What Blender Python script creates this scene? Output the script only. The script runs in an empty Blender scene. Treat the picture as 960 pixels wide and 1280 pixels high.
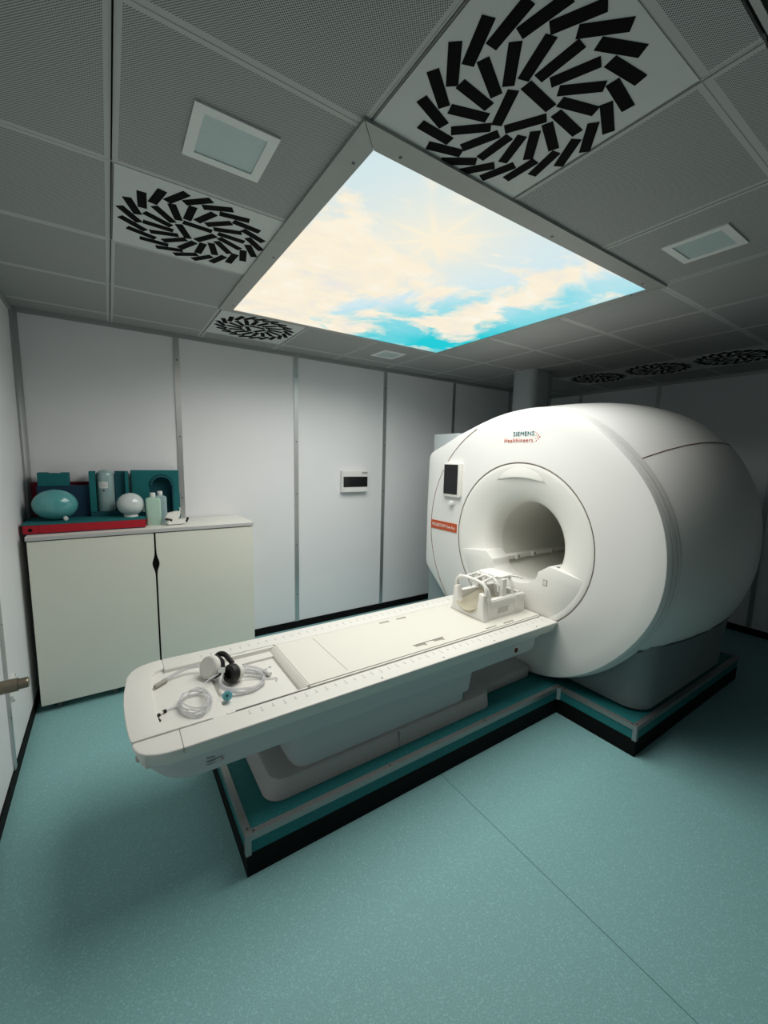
import bpy, bmesh, math, random
from mathutils import Vector, Matrix

random.seed(7)
S = bpy.context.scene
COL = S.collection
R = math.radians
PI = math.pi

# ------------------------------------------------------------------ camera
YAW, PITCH, ROLL, FPX = R(56.228), R(7.499), R(-1.310), 512.55
fwd = Vector((math.cos(YAW)*math.cos(PITCH), math.sin(YAW)*math.cos(PITCH), -math.sin(PITCH)))
rt0 = Vector((math.sin(YAW), -math.cos(YAW), 0))
dn0 = fwd.cross(rt0)
rt = math.cos(ROLL)*rt0 + math.sin(ROLL)*dn0
dn = -math.sin(ROLL)*rt0 + math.cos(ROLL)*dn0
cam_data = bpy.data.cameras.new('camera')
cam = bpy.data.objects.new('camera', cam_data)
COL.objects.link(cam)
cam_data.sensor_fit = 'HORIZONTAL'
cam_data.sensor_width = 36.0
cam_data.lens = FPX/960.0*36.0
cam_data.clip_start = 0.02
m = Matrix((rt, -dn, -fwd)).transposed().to_4x4()
m.translation = (0, 0, 1.714)
cam.matrix_world = m
S.camera = cam

# ------------------------------------------------------------------ world, exposure, main lamp light
W = bpy.data.worlds.new('world')
S.world = W
W.use_nodes = True
W.node_tree.nodes['Background'].inputs[0].default_value = (0.02, 0.022, 0.025, 1)
W.node_tree.nodes['Background'].inputs[1].default_value = 0.15
S.view_settings.view_transform = 'Standard'
S.view_settings.look = 'None'
S.view_settings.gamma = 1
S.view_settings.use_curve_mapping = False
S.view_settings.exposure = 0.0
PANEL_WATT, PANEL_SPREAD = 40.5, R(160)
PANEL_COLOR = (1.0, 0.975, 0.925)

# ------------------------------------------------------------------ room constants (metres)
H = 2.652            # ceiling
XL, XR = -0.51, 5.40
YF, YB = -0.60, 3.77
GX0, GXS = 0.057, 0.604      # ceiling grid
GY0, GYS = 1.730, 0.602
ZP = 0.19            # platform top
YC, ZC = 1.920, 1.108        # gantry axis
XF = 2.450           # gantry front plane
ZT = 0.652           # table deck

# ------------------------------------------------------------------ materials
MATS = {}
def mat(name, col, rough=0.5, metal=0.0, spec=0.5, noise=0.0, nscale=8.0, bump=0.0, bscale=200.0,
        trans=0.0, ior=1.45, alpha=1.0, coat=0.0, sub=0.0):
    if name in MATS: return MATS[name]
    m = bpy.data.materials.new(name); m.use_nodes = True
    nt = m.node_tree; b = nt.nodes['Principled BSDF']
    b.inputs['Base Color'].default_value = (*col, 1)
    b.inputs['Roughness'].default_value = rough
    b.inputs['Metallic'].default_value = metal
    b.inputs['Specular IOR Level'].default_value = spec
    b.inputs['IOR'].default_value = ior
    b.inputs['Transmission Weight'].default_value = trans
    b.inputs['Alpha'].default_value = alpha
    b.inputs['Coat Weight'].default_value = coat
    tc = nt.nodes.new('ShaderNodeTexCoord')
    if noise > 0:
        n = nt.nodes.new('ShaderNodeTexNoise'); n.inputs['Scale'].default_value = nscale
        n.inputs['Detail'].default_value = 4
        nt.links.new(tc.outputs['Object'], n.inputs['Vector'])
        r = nt.nodes.new('ShaderNodeMix'); r.data_type = 'RGBA'
        r.inputs[6].default_value = (*[c*(1-noise) for c in col], 1)
        r.inputs[7].default_value = (*[min(1, c*(1+noise)) for c in col], 1)
        nt.links.new(n.outputs['Fac'], r.inputs[0])
        nt.links.new(r.outputs[2], b.inputs['Base Color'])
    if bump > 0:
        n = nt.nodes.new('ShaderNodeTexNoise'); n.inputs['Scale'].default_value = bscale
        nt.links.new(tc.outputs['Object'], n.inputs['Vector'])
        bp = nt.nodes.new('ShaderNodeBump'); bp.inputs['Strength'].default_value = bump
        bp.inputs['Distance'].default_value = 0.002
        nt.links.new(n.outputs['Fac'], bp.inputs['Height'])
        nt.links.new(bp.outputs[0], b.inputs['Normal'])
    MATS[name] = m
    return m

M_WALL = mat('wall_panel_grey', (0.815, 0.815, 0.835), 0.55, noise=0.03, nscale=3, bump=0.15, bscale=400)
M_ALU = mat('aluminium', (0.55, 0.56, 0.56), 0.38, metal=0.85, noise=0.06, nscale=40)
M_ALU_D = mat('aluminium_dull', (0.42, 0.43, 0.43), 0.5, metal=0.6, noise=0.06, nscale=30)
M_TRIM = mat('platform_trim_metal', (0.36, 0.36, 0.355), 0.42, metal=0.75, noise=0.08, nscale=30)
M_FRAME = mat('lamp_frame_metal', (0.40, 0.40, 0.385), 0.55, metal=0.35, noise=0.08, nscale=25)
M_BLACK = mat('black_rubber', (0.004, 0.004, 0.004), 0.75, spec=0.2)
M_DARK = mat('dark_gap', (0.02, 0.021, 0.022), 0.8, spec=0.2)
M_VANE = mat('black_vane', (0.003, 0.003, 0.003), 0.8, spec=0.1)
M_SCREW = mat('screw_steel', (0.12, 0.12, 0.12), 0.4, metal=0.8)
M_PLATE = mat('vent_plate_paint', (0.62, 0.63, 0.62), 0.6, noise=0.03, nscale=20)
M_GRID = mat('ceiling_grid_paint', (0.45, 0.45, 0.44), 0.6)
M_LAMPFR = mat('downlight_frame_white', (0.80, 0.80, 0.79), 0.5)
M_LAMPGL = mat('downlight_glass', (0.50, 0.60, 0.60), 0.35, noise=0.05, nscale=60)
M_WHITE = mat('gantry_white', (0.79, 0.785, 0.765), 0.34, coat=0.15)
M_WHITE2 = mat('funnel_white', (0.81, 0.80, 0.76), 0.36, coat=0.1)
M_TABLE = mat('table_white', (0.755, 0.745, 0.70), 0.38)
M_BOARD = mat('table_board_cream', (0.73, 0.715, 0.645), 0.42)
M_TSHELL = mat('table_shell_grey', (0.60, 0.61, 0.61), 0.45)
M_PED = mat('pedestal_grey', (0.56, 0.57, 0.575), 0.5)
M_PEDB = mat('pedestal_base_grey', (0.50, 0.49, 0.485), 0.55)
M_GBASE = mat('gantry_base_shaded_grey', (0.21, 0.24, 0.245), 0.5)  # darkened grey: the shade under the covers is put into the colour
M_COLUMN = mat('column_grey', (0.36, 0.395, 0.405), 0.5)
M_LINE = mat('orange_brown_line', (0.20, 0.10, 0.065), 0.5)
M_RIML = mat('rim_gap_brown', (0.16, 0.12, 0.09), 0.6)
M_SEAM = mat('seam_dark', (0.10, 0.10, 0.095), 0.7)
M_ORANGE = mat('label_orange', (0.52, 0.085, 0.022), 0.5)
M_LOGO_T = mat('logo_teal', (0.0, 0.115, 0.135), 0.5)
M_LOGO_O = mat('logo_orange', (0.50, 0.075, 0.02), 0.5)
M_LTEXT = mat('label_text_white', (0.9, 0.88, 0.85), 0.5)
M_SCREEN = mat('screen_black', (0.006, 0.006, 0.007), 0.25)
M_KNOB = mat('knob_chrome', (0.75, 0.75, 0.75), 0.2, metal=0.9)
M_CAB = mat('cabinet_cream', (0.76, 0.76, 0.675), 0.45, noise=0.02, nscale=5)
M_CABTOP = mat('cabinet_top_white', (0.80, 0.80, 0.74), 0.4)
M_CABEDGE = mat('cabinet_top_edge', (0.50, 0.50, 0.50), 0.45)
M_RED = mat('foam_red', (0.40, 0.008, 0.02), 0.75, noise=0.1, nscale=60)
M_DRED = mat('foam_dark_red', (0.16, 0.006, 0.02), 0.8)
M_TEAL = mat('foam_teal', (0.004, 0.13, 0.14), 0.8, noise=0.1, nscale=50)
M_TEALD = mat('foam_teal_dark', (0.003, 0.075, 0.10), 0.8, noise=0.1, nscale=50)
M_NAVY = mat('foam_navy', (0.004, 0.035, 0.075), 0.8)
M_PH_T = mat('phantom_teal_fluid', (0.10, 0.36, 0.37), 0.16, coat=0.5)
M_PH_W = mat('phantom_white_fluid', (0.60, 0.66, 0.66), 0.16, coat=0.5)
M_PH_C = mat('phantom_grey_fluid', (0.30, 0.42, 0.42), 0.2, coat=0.4)
M_BOT_G = mat('bottle_green', (0.42, 0.60, 0.51), 0.25, coat=0.2)
M_BOT_B = mat('bottle_blue', (0.32, 0.45, 0.47), 0.25, coat=0.2)
M_CAP = mat('cap_white', (0.75, 0.76, 0.74), 0.4)
M_COILW = mat('coil_white', (0.82, 0.81, 0.77), 0.38)
M_PAD = mat('coil_pad_cream', (0.74, 0.70, 0.57), 0.6)
M_TUBE = mat('clear_tube', (0.66, 0.665, 0.69), 0.15, spec=0.7, alpha=0.42)
M_CUP = mat('earcup_white', (0.72, 0.71, 0.66), 0.4)
M_CUSH = mat('cushion_black', (0.006, 0.006, 0.006), 0.55)
M_BLUE = mat('connector_blue', (0.16, 0.42, 0.50), 0.4)
M_BEIGE = mat('connector_beige', (0.34, 0.33, 0.28), 0.5)
M_GREYPR = mat('print_grey', (0.36, 0.36, 0.34), 0.6)
M_DPRINT = mat('print_dark', (0.03, 0.04, 0.04), 0.6)
M_STICK = mat('sticker', (0.55, 0.57, 0.57), 0.5)
M_BRASS = mat('lever_steel', (0.23, 0.20, 0.15), 0.35, metal=0.9)
M_BROWN = mat('bulkhead_brown', (0.035, 0.028, 0.018), 0.6)
M_REDLED = mat('red_socket', (0.12, 0.004, 0.008), 0.4)
M_FWALL = mat('front_wall_grey', (0.22, 0.225, 0.23), 0.6)
M_BREAK = mat('breaker_box_white', (0.78, 0.78, 0.76), 0.45)
M_BREAKW = mat('breaker_window', (0.010, 0.010, 0.011), 0.15)
M_HOLE = mat('hole_grey', (0.25, 0.25, 0.24), 0.6)

def mat_floor(name, base):
    m = bpy.data.materials.new(name); m.use_nodes = True
    nt = m.node_tree; b = nt.nodes['Principled BSDF']
    tc = nt.nodes.new('ShaderNodeTexCoord')
    n1 = nt.nodes.new('ShaderNodeTexNoise'); n1.inputs['Scale'].default_value = 230; n1.inputs['Detail'].default_value = 3
    n2 = nt.nodes.new('ShaderNodeTexVoronoi'); n2.inputs['Scale'].default_value = 190
    n3 = nt.nodes.new('ShaderNodeTexNoise'); n3.inputs['Scale'].default_value = 1.2
    for n in (n1, n2, n3): nt.links.new(tc.outputs['Object'], n.inputs['Vector'])
    r1 = nt.nodes.new('ShaderNodeValToRGB')
    r1.color_ramp.elements[0].position = 0.36; r1.color_ramp.elements[0].color = (*[c*0.86 for c in base], 1)
    r1.color_ramp.elements[1].position = 0.66; r1.color_ramp.elements[1].color = (*[min(1, c*1.10+0.005) for c in base], 1)
    nt.links.new(n1.outputs['Fac'], r1.inputs['Fac'])
    sep = nt.nodes.new('ShaderNodeSeparateColor'); nt.links.new(n2.outputs['Color'], sep.inputs[0])
    r2 = nt.nodes.new('ShaderNodeValToRGB')
    r2.color_ramp.elements[0].position = 0.86; r2.color_ramp.elements[0].color = (0, 0, 0, 1)
    r2.color_ramp.elements[1].position = 0.90; r2.color_ramp.elements[1].color = (0.28, 0.28, 0.28, 1)
    nt.links.new(sep.outputs[0], r2.inputs['Fac'])
    mx = nt.nodes.new('ShaderNodeMix'); mx.data_type = 'RGBA'
    nt.links.new(r2.outputs[0], mx.inputs[0]); nt.links.new(r1.outputs[0], mx.inputs[6])
    mx.inputs[7].default_value = (*[min(1, c*1.5+0.05) for c in base], 1)
    nt.links.new(mx.outputs[2], b.inputs['Base Color'])
    b.inputs['Roughness'].default_value = 0.6
    b.inputs['Specular IOR Level'].default_value = 0.3
    bp = nt.nodes.new('ShaderNodeBump'); bp.inputs['Strength'].default_value = 0.12; bp.inputs['Distance'].default_value = 0.001
    nt.links.new(n1.outputs['Fac'], bp.inputs['Height']); nt.links.new(bp.outputs[0], b.inputs['Normal'])
    return m
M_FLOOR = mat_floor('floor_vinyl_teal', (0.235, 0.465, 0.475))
M_PLATF = mat_floor('platform_vinyl_shaded_teal', (0.015, 0.175, 0.185))  # darker than the floor teal: shade on the platform is put into the colour
M_WELD = mat('vinyl_weld', (0.12, 0.27, 0.28), 0.6)

def mat_perforated():
    m = bpy.data.materials.new('perforated_tile'); m.use_nodes = True
    nt = m.node_tree; b = nt.nodes['Principled BSDF']
    tc = nt.nodes.new('ShaderNodeTexCoord')
    sp = nt.nodes.new('ShaderNodeSeparateXYZ'); nt.links.new(tc.outputs['Object'], sp.inputs[0])
    def math_(op, a, bb=None):
        n = nt.nodes.new('ShaderNodeMath'); n.operation = op
        for i, v in enumerate((a, bb)):
            if v is None: continue
            if hasattr(v, 'links') or hasattr(v, 'is_linked'): nt.links.new(v, n.inputs[i])
            else: n.inputs[i].default_value = v
        return n.outputs[0]
    P = 0.0068
    def dots(ox, oy):
        fx = math_('SUBTRACT', math_('FRACT', math_('ADD', math_('DIVIDE', sp.outputs[0], P), 100.0+ox)), 0.5)
        fy = math_('SUBTRACT', math_('FRACT', math_('ADD', math_('DIVIDE', sp.outputs[1], P), 100.0+oy)), 0.5)
        d = math_('SQRT', math_('ADD', math_('MULTIPLY', fx, fx), math_('MULTIPLY', fy, fy)))
        return math_('LESS_THAN', d, 0.25)
    hole = math_('MAXIMUM', dots(0, 0), dots(0.5, 0.5))
    inx = math_('LESS_THAN', math_('ABSOLUTE', sp.outputs[0]), 0.284)
    iny = math_('LESS_THAN', math_('ABSOLUTE', sp.outputs[1]), 0.284)
    mask = math_('MULTIPLY', hole, math_('MULTIPLY', inx, iny))
    mx = nt.nodes.new('ShaderNodeMix'); mx.data_type = 'RGBA'
    nt.links.new(mask, mx.inputs[0])
    mx.inputs[6].default_value = (0.50, 0.50, 0.49, 1); mx.inputs[7].default_value = (0.075, 0.077, 0.08, 1)
    nt.links.new(mx.outputs[2], b.inputs['Base Color'])
    b.inputs['Roughness'].default_value = 0.7
    return m
M_PERF = mat_perforated()

# ------------------------------------------------------------------ mesh helpers
def link(o, parent=None):
    COL.objects.link(o)
    if parent is not None:
        o.parent = parent
        if parent.type == 'EMPTY':
            o.matrix_parent_inverse = Matrix.Translation(-Vector(parent.location))
    return o

def obj(name, bm, material, parent=None, smooth=True, angle=35):
    me = bpy.data.meshes.new(name)
    bmesh.ops.recalc_face_normals(bm, faces=bm.faces[:])
    bm.to_mesh(me); bm.free()
    if smooth:
        me.shade_smooth()
        me.set_sharp_from_angle(angle=R(angle))
    me.materials.append(material)
    return link(bpy.data.objects.new(name, me), parent)

def tag(o, label=None, cat=None, group=None, kind=None):
    if label: o['label'] = label
    if cat: o['category'] = cat
    if group: o['group'] = group
    if kind: o['kind'] = kind
    return o

def thing(name, label, cat, loc=(0, 0, 0), group=None, kind=None):
    o = bpy.data.objects.new(name, None); COL.objects.link(o)
    o.location = loc; o.empty_display_size = 0.1
    return tag(o, label, cat, group, kind)

def copy_tree(o, parent=None):
    c = o.copy(); COL.objects.link(c)
    if parent is not None: c.parent = parent
    for ch in list(o.children): copy_tree(ch, c)
    return c

def bevel(bm, w, seg=2, ang=30):
    es = [e for e in bm.edges if len(e.link_faces) == 2 and e.calc_face_angle(0) > R(ang)]
    if es and w > 0:
        bmesh.ops.bevel(bm, geom=es, offset=w, segments=seg, profile=0.5, affect='EDGES', clamp_overlap=True)

def add_box(bm, x0, x1, y0, y1, z0, z1):
    v = [bm.verts.new(p) for p in [(x0,y0,z0),(x1,y0,z0),(x1,y1,z0),(x0,y1,z0),(x0,y0,z1),(x1,y0,z1),(x1,y1,z1),(x0,y1,z1)]]
    for f in ((0,3,2,1),(4,5,6,7),(0,1,5,4),(1,2,6,5),(2,3,7,6),(3,0,4,7)): bm.faces.new([v[i] for i in f])
    return v

def box(name, x0, x1, y0, y1, z0, z1, material, parent=None, bv=0.0, seg=2):
    bm = bmesh.new(); add_box(bm, x0, x1, y0, y1, z0, z1); bevel(bm, bv, seg)
    return obj(name, bm, material, parent)

def add_prism(bm, poly, axis, t0, t1):
    """poly: 2D points; axis 'z': (x,y); 'x': (y,z); 'y': (x,z)"""
    def P(p, t):
        return (p[0], p[1], t) if axis == 'z' else ((t, p[0], p[1]) if axis == 'x' else (p[0], t, p[1]))
    a = [bm.verts.new(P(p, t0)) for p in poly]; b = [bm.verts.new(P(p, t1)) for p in poly]
    n = len(poly)
    bm.faces.new(a); bm.faces.new(list(reversed(b)))
    for i in range(n): bm.faces.new((a[i], b[i], b[(i+1) % n], a[(i+1) % n]))

def prism(name, poly, axis, t0, t1, material, parent=None, bv=0.0, seg=2, ang=30):
    bm = bmesh.new(); add_prism(bm, poly, axis, t0, t1)
    bmesh.ops.recalc_face_normals(bm, faces=bm.faces[:])
    bevel(bm, bv, seg, ang)
    return obj(name, bm, material, parent)

def add_tube(bm, pts, r, n=8, closed=False, cap=True):
    pts = [Vector(p) for p in pts]; k = len(pts)
    rr = r if isinstance(r, (list, tuple)) else [r]*k
    rings = []; up = None
    for i, p in enumerate(pts):
        if closed: t = (pts[(i+1) % k]-pts[i-1])
        else: t = pts[min(i+1, k-1)]-pts[max(i-1, 0)]
        t.normalize()
        if up is None:
            up = t.orthogonal().normalized()
        else:
            up = (up - t*up.dot(t)).normalized()
        s = t.cross(up)
        rings.append([bm.verts.new(p + rr[i]*(math.cos(2*PI*j/n)*up + math.sin(2*PI*j/n)*s)) for j in range(n)])
    for i in range(k if closed else k-1):
        a, b = rings[i], rings[(i+1) % k]
        for j in range(n): bm.faces.new((a[j], a[(j+1) % n], b[(j+1) % n], b[j]))
    if not closed and cap:
        bm.faces.new(list(reversed(rings[0]))); bm.faces.new(rings[-1])

def tube(name, pts, r, material, parent=None, n=8, closed=False):
    bm = bmesh.new(); add_tube(bm, pts, r, n, closed); return obj(name, bm, material, parent)

def spline(pts, per=8, closed=False):
    pts = [Vector(p) for p in pts]; out = []; n = len(pts)
    for i in range(n if closed else n-1):
        g = (lambda j: pts[j % n]) if closed else (lambda j: pts[max(0, min(n-1, j))])
        p0, p1, p2, p3 = g(i-1), g(i), g(i+1), g(i+2)
        for s in range(per):
            t = s/per
            out.append(0.5*((2*p1)+(p2-p0)*t+(2*p0-5*p1+4*p2-p3)*t*t+(3*p1-p0-3*p2+p3)*t**3))
    if not closed: out.append(pts[-1])
    return out

def add_lathe(bm, prof, origin, axis, n=32, capa=True, capb=True):
    """prof: list of (r, h) along axis"""
    o = Vector(origin); a = Vector(axis).normalized(); u = a.orthogonal().normalized(); w = a.cross(u)
    rings = []
    for r, h in prof:
        if r < 1e-6: rings.append([bm.verts.new(o+a*h)])
        else: rings.append([bm.verts.new(o+a*h+r*(math.cos(2*PI*j/n)*u+math.sin(2*PI*j/n)*w)) for j in range(n)])
    for A, B in zip(rings, rings[1:]):
        for j in range(n):
            q = [A[j % len(A)], A[(j+1) % n % len(A)], B[(j+1) % n % len(B)], B[j % len(B)]]
            f = []
            for v in q:
                if v not in f: f.append(v)
            if len(f) > 2: bm.faces.new(f)
    if capa and len(rings[0]) > 1: bm.faces.new(list(reversed(rings[0])))
    if capb and len(rings[-1]) > 1: bm.faces.new(rings[-1])

def lathe(name, prof, origin, axis, material, parent=None, n=32, capa=True, capb=True, angle=35):
    bm = bmesh.new(); add_lathe(bm, prof, origin, axis, n, capa, capb); return obj(name, bm, material, parent, angle=angle)

def rrect(x0, x1, y0, y1, r, n=6):
    out = []
    for cx, cy, a0 in ((x1-r, y1-r, 0), (x0+r, y1-r, 90), (x0+r, y0+r, 180), (x1-r, y0+r, 270)):
        for i in range(n+1):
            a = R(a0+90*i/n); out.append((cx+r*math.cos(a), cy+r*math.sin(a)))
    return out

def text_mesh(name, body, size, origin, right, up, material, parent, depth=0.0015, bold=0.0, width=None):
    cu = bpy.data.curves.new(name, 'FONT'); cu.body = body; cu.size = size; cu.extrude = depth/2; cu.offset = bold
    cu.resolution_u = 3; cu.space_character = 1.12
    tmp = bpy.data.objects.new(name, cu); COL.objects.link(tmp)
    bpy.context.view_layer.update()
    dg = bpy.context.evaluated_depsgraph_get()
    me = bpy.data.meshes.new_from_object(tmp.evaluated_get(dg))
    bpy.data.objects.remove(tmp); bpy.data.curves.remove(cu)
    me.name = name
    xs = [v.co.x for v in me.vertices]; x0, x1 = min(xs), max(xs)
    k = (width/(x1-x0)) if width else 1.0
    r_, u_ = Vector(right), Vector(up); nn = r_.cross(u_)
    for v in me.vertices:
        c = v.co.copy()
        v.co = Vector(origin) + r_*((c.x-x0)*k) + u_*c.y + nn*c.z
    me.materials.clear(); me.materials.append(material)
    return link(bpy.data.objects.new(name, me), parent)

# ================================================================== ROOM SHELL
def struct(o): o['kind'] = 'structure'; return o

floor = struct(box('floor', XL-0.05, XR+0.05, YF-0.05, YB+0.05, -0.06, 0.0, M_FLOOR))
for sx in (1.424,):
    box('weld_seam', sx-0.0022, sx+0.0022, YF, YB, -0.002, 0.0006, M_WELD, floor)

# ceiling: slab with tiles hung under it
ceil = struct(box('ceiling', XL-0.05, XR+0.05, YF-0.05, YB+0.05, H+0.012, H+0.10, M_DARK))
def tile_mesh():
    bm = bmesh.new(); a = 0.2985
    add_box(bm, -a-0.0005, a+0.0005, -a+0.0005, a-0.0005, 0.0, 0.012)
    bevel(bm, 0.003, 1)
    me = bpy.data.meshes.new('ceiling_tile'); bm.to_mesh(me); bm.free(); me.materials.append(M_PERF); return me
TILE = tile_mesh()
VENTS = {(1, -2), (0, 0), (1, 2), (7, 0), (7, -1), (7, 1)}
LIGHT = {(i, j) for i in (1, 2, 3) for j in (-1, 0, 1)}
for i in range(-1, 9):
    for j in range(-3, 4):
        if (i, j) in VENTS or (i, j) in LIGHT: continue
        cx, cy = GX0+GXS*(i+0.5), GY0+GYS*(j+0.5)
        x0, x1 = cx-0.3, cx+0.3; y0, y1 = cy-0.3, cy+0.3
        if j == -3:     # cut row along the bulkhead
            y0 = 0.412
        if j == 3: y1 = YB-0.02
        if i == -1: x0 = XL+0.03
        if i == 8: x1 = XR-0.02
        if j in (-3, 3) or i in (-1, 8):
            bm = bmesh.new(); add_box(bm, x0-cx, x1-cx, y0-cy, y1-cy, 0, 0.012); bevel(bm, 0.003, 1)
            t = obj('ceiling_tile', bm, M_PERF, ceil, smooth=False)
        else:
            t = link(bpy.data.objects.new('ceiling_tile', TILE), ceil)
        t.location = (cx, cy, H)
# thin light T-rails between the tiles
for i in range(0, 9):
    x = GX0+GXS*i
    box('grid_rail', x-0.0075, x-0.0025, 0.41, YB-0.02, H-0.001, H+0.012, M_GRID, ceil)
    box('grid_rail', x+0.0025, x+0.0075, 0.41, YB-0.02, H-0.001, H+0.012, M_GRID, ceil)
for j in range(-2, 4):
    y = GY0+GYS*j
    box('grid_rail', XL+0.02, XR-0.02, y-0.0035, y+0.0035, H+0.001, H+0.012, M_GRID, ceil)
# bulkhead over the entrance (only its lit edge shows at the top right)
bulk = struct(box('trim_1', XL, XR, YF, 0.385, H-0.004, H+0.012, M_BROWN))
box('edge_strip', XL, XR, 0.385, 0.398, H-0.010, H+0.010, M_ALU, bulk, 0.002)

# walls
def wall_panels(wall, axis, fixed, sign, seams, zt, mat_=M_WALL):
    """flat panels between battens. axis 'x': wall runs along x at y=fixed; sign = direction into the room"""
    for a, b in zip(seams, seams[1:]):
        lo, hi = sorted((fixed, fixed+sign*0.012))
        if axis == 'x': box('wall_panel', a+0.004, b-0.004, lo, hi, 0.07, zt, mat_, wall, 0.002, 1)
        else: box('wall_panel', lo, hi, a+0.004, b-0.004, 0.07, zt, mat_, wall, 0.002, 1)
def battens(wall, axis, fixed, sign, pos, zt, w=0.020):
    for a in pos:
        lo, hi = sorted((fixed+sign*0.006, fixed+sign*0.022))
        if axis == 'x': b = box('batten', a-w, a+w, lo, hi, 0.07, zt, M_ALU, wall, 0.003, 1)
        else: b = box('batten', lo, hi, a-w, a+w, 0.07, zt, M_ALU, wall, 0.003, 1)
        for z in (0.35, 0.85, 1.35, 1.85, 2.45):
            p = (a, fixed+sign*0.0215, z) if axis == 'x' else (fixed+sign*0.0215, a, z)
            n = (0, sign, 0) if axis == 'x' else (sign, 0, 0)
            lathe('screw', [(0.006, 0), (0.006, 0.001), (0.004, 0.002)], p, n, M_SCREW, b, 10)

ZW = 2.62
wb = struct(box('wall_back', XL-0.05, XR+0.05, YB, YB+0.05, 0, H+0.1, M_DARK))
SB = [XL, 0.488, 1.489, 2.490, 3.480, 4.480, XR]
wall_panels(wb, 'x', YB, -1, SB, ZW)
battens(wb, 'x', YB, -1, SB[1:-1], ZW)
wl = struct(box('wall_left', XL-0.05, XL, YF-0.05, YB, 0, H+0.1, M_DARK))
SL = [YF, 0.64, 1.64, 2.66, YB]
wall_panels(wl, 'y', XL, 1, SL, ZW)
battens(wl, 'y', XL, 1, SL[1:-1], ZW)
wr = struct(box('wall_right', XR, XR+0.05, YF-0.05, YB, 0, H+0.1, M_DARK))
SR = [YF, 0.36, 1.26, 2.34, 3.30, YB]
wall_panels(wr, 'y', XR, -1, SR, ZW)
battens(wr, 'y', XR, -1, SR[1:-1], ZW)
wf = struct(box('wall_front', XL-0.05, XR+0.05, YF-0.05, YF, 0, H+0.1, M_FWALL))  # unseen wall behind the camera, added for bounce, dark grey to limit it
# corner post
cp = struct(prism('trim_2', [(XL+0.010, YB-0.012), (XL+0.050, YB-0.012), (XL+0.050, YB-0.026), (XL+0.026, YB-0.050), (XL+0.010, YB-0.050)], 'z', 0.07, ZW, M_ALU_D, None, 0.002, 1))
# cornices
struct(box('trim_3', XL, XR, YB-0.030, YB, ZW, H+0.012, M_ALU_D, None, 0.003, 1))
struct(box('trim_4', XL, XL+0.030, 0.41, YB-0.03, ZW, H+0.012, M_ALU_D, None, 0.003, 1))
struct(box('trim_5', XR-0.030, XR, 0.41, YB-0.03, ZW, H+0.012, M_ALU_D, None, 0.003, 1))
# black baseboards
struct(box('baseboard_back', XL, XR, YB-0.020, YB, 0.0, 0.07, M_BLACK, None, 0.002, 1))
struct(box('baseboard_left', XL, XL+0.020, YF, YB-0.02, 0.0, 0.07, M_BLACK, None, 0.002, 1))
struct(box('baseboard_right', XR-0.020, XR, YF, YB-0.02, 0.0, 0.07, M_BLACK, None, 0.002, 1))

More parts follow.
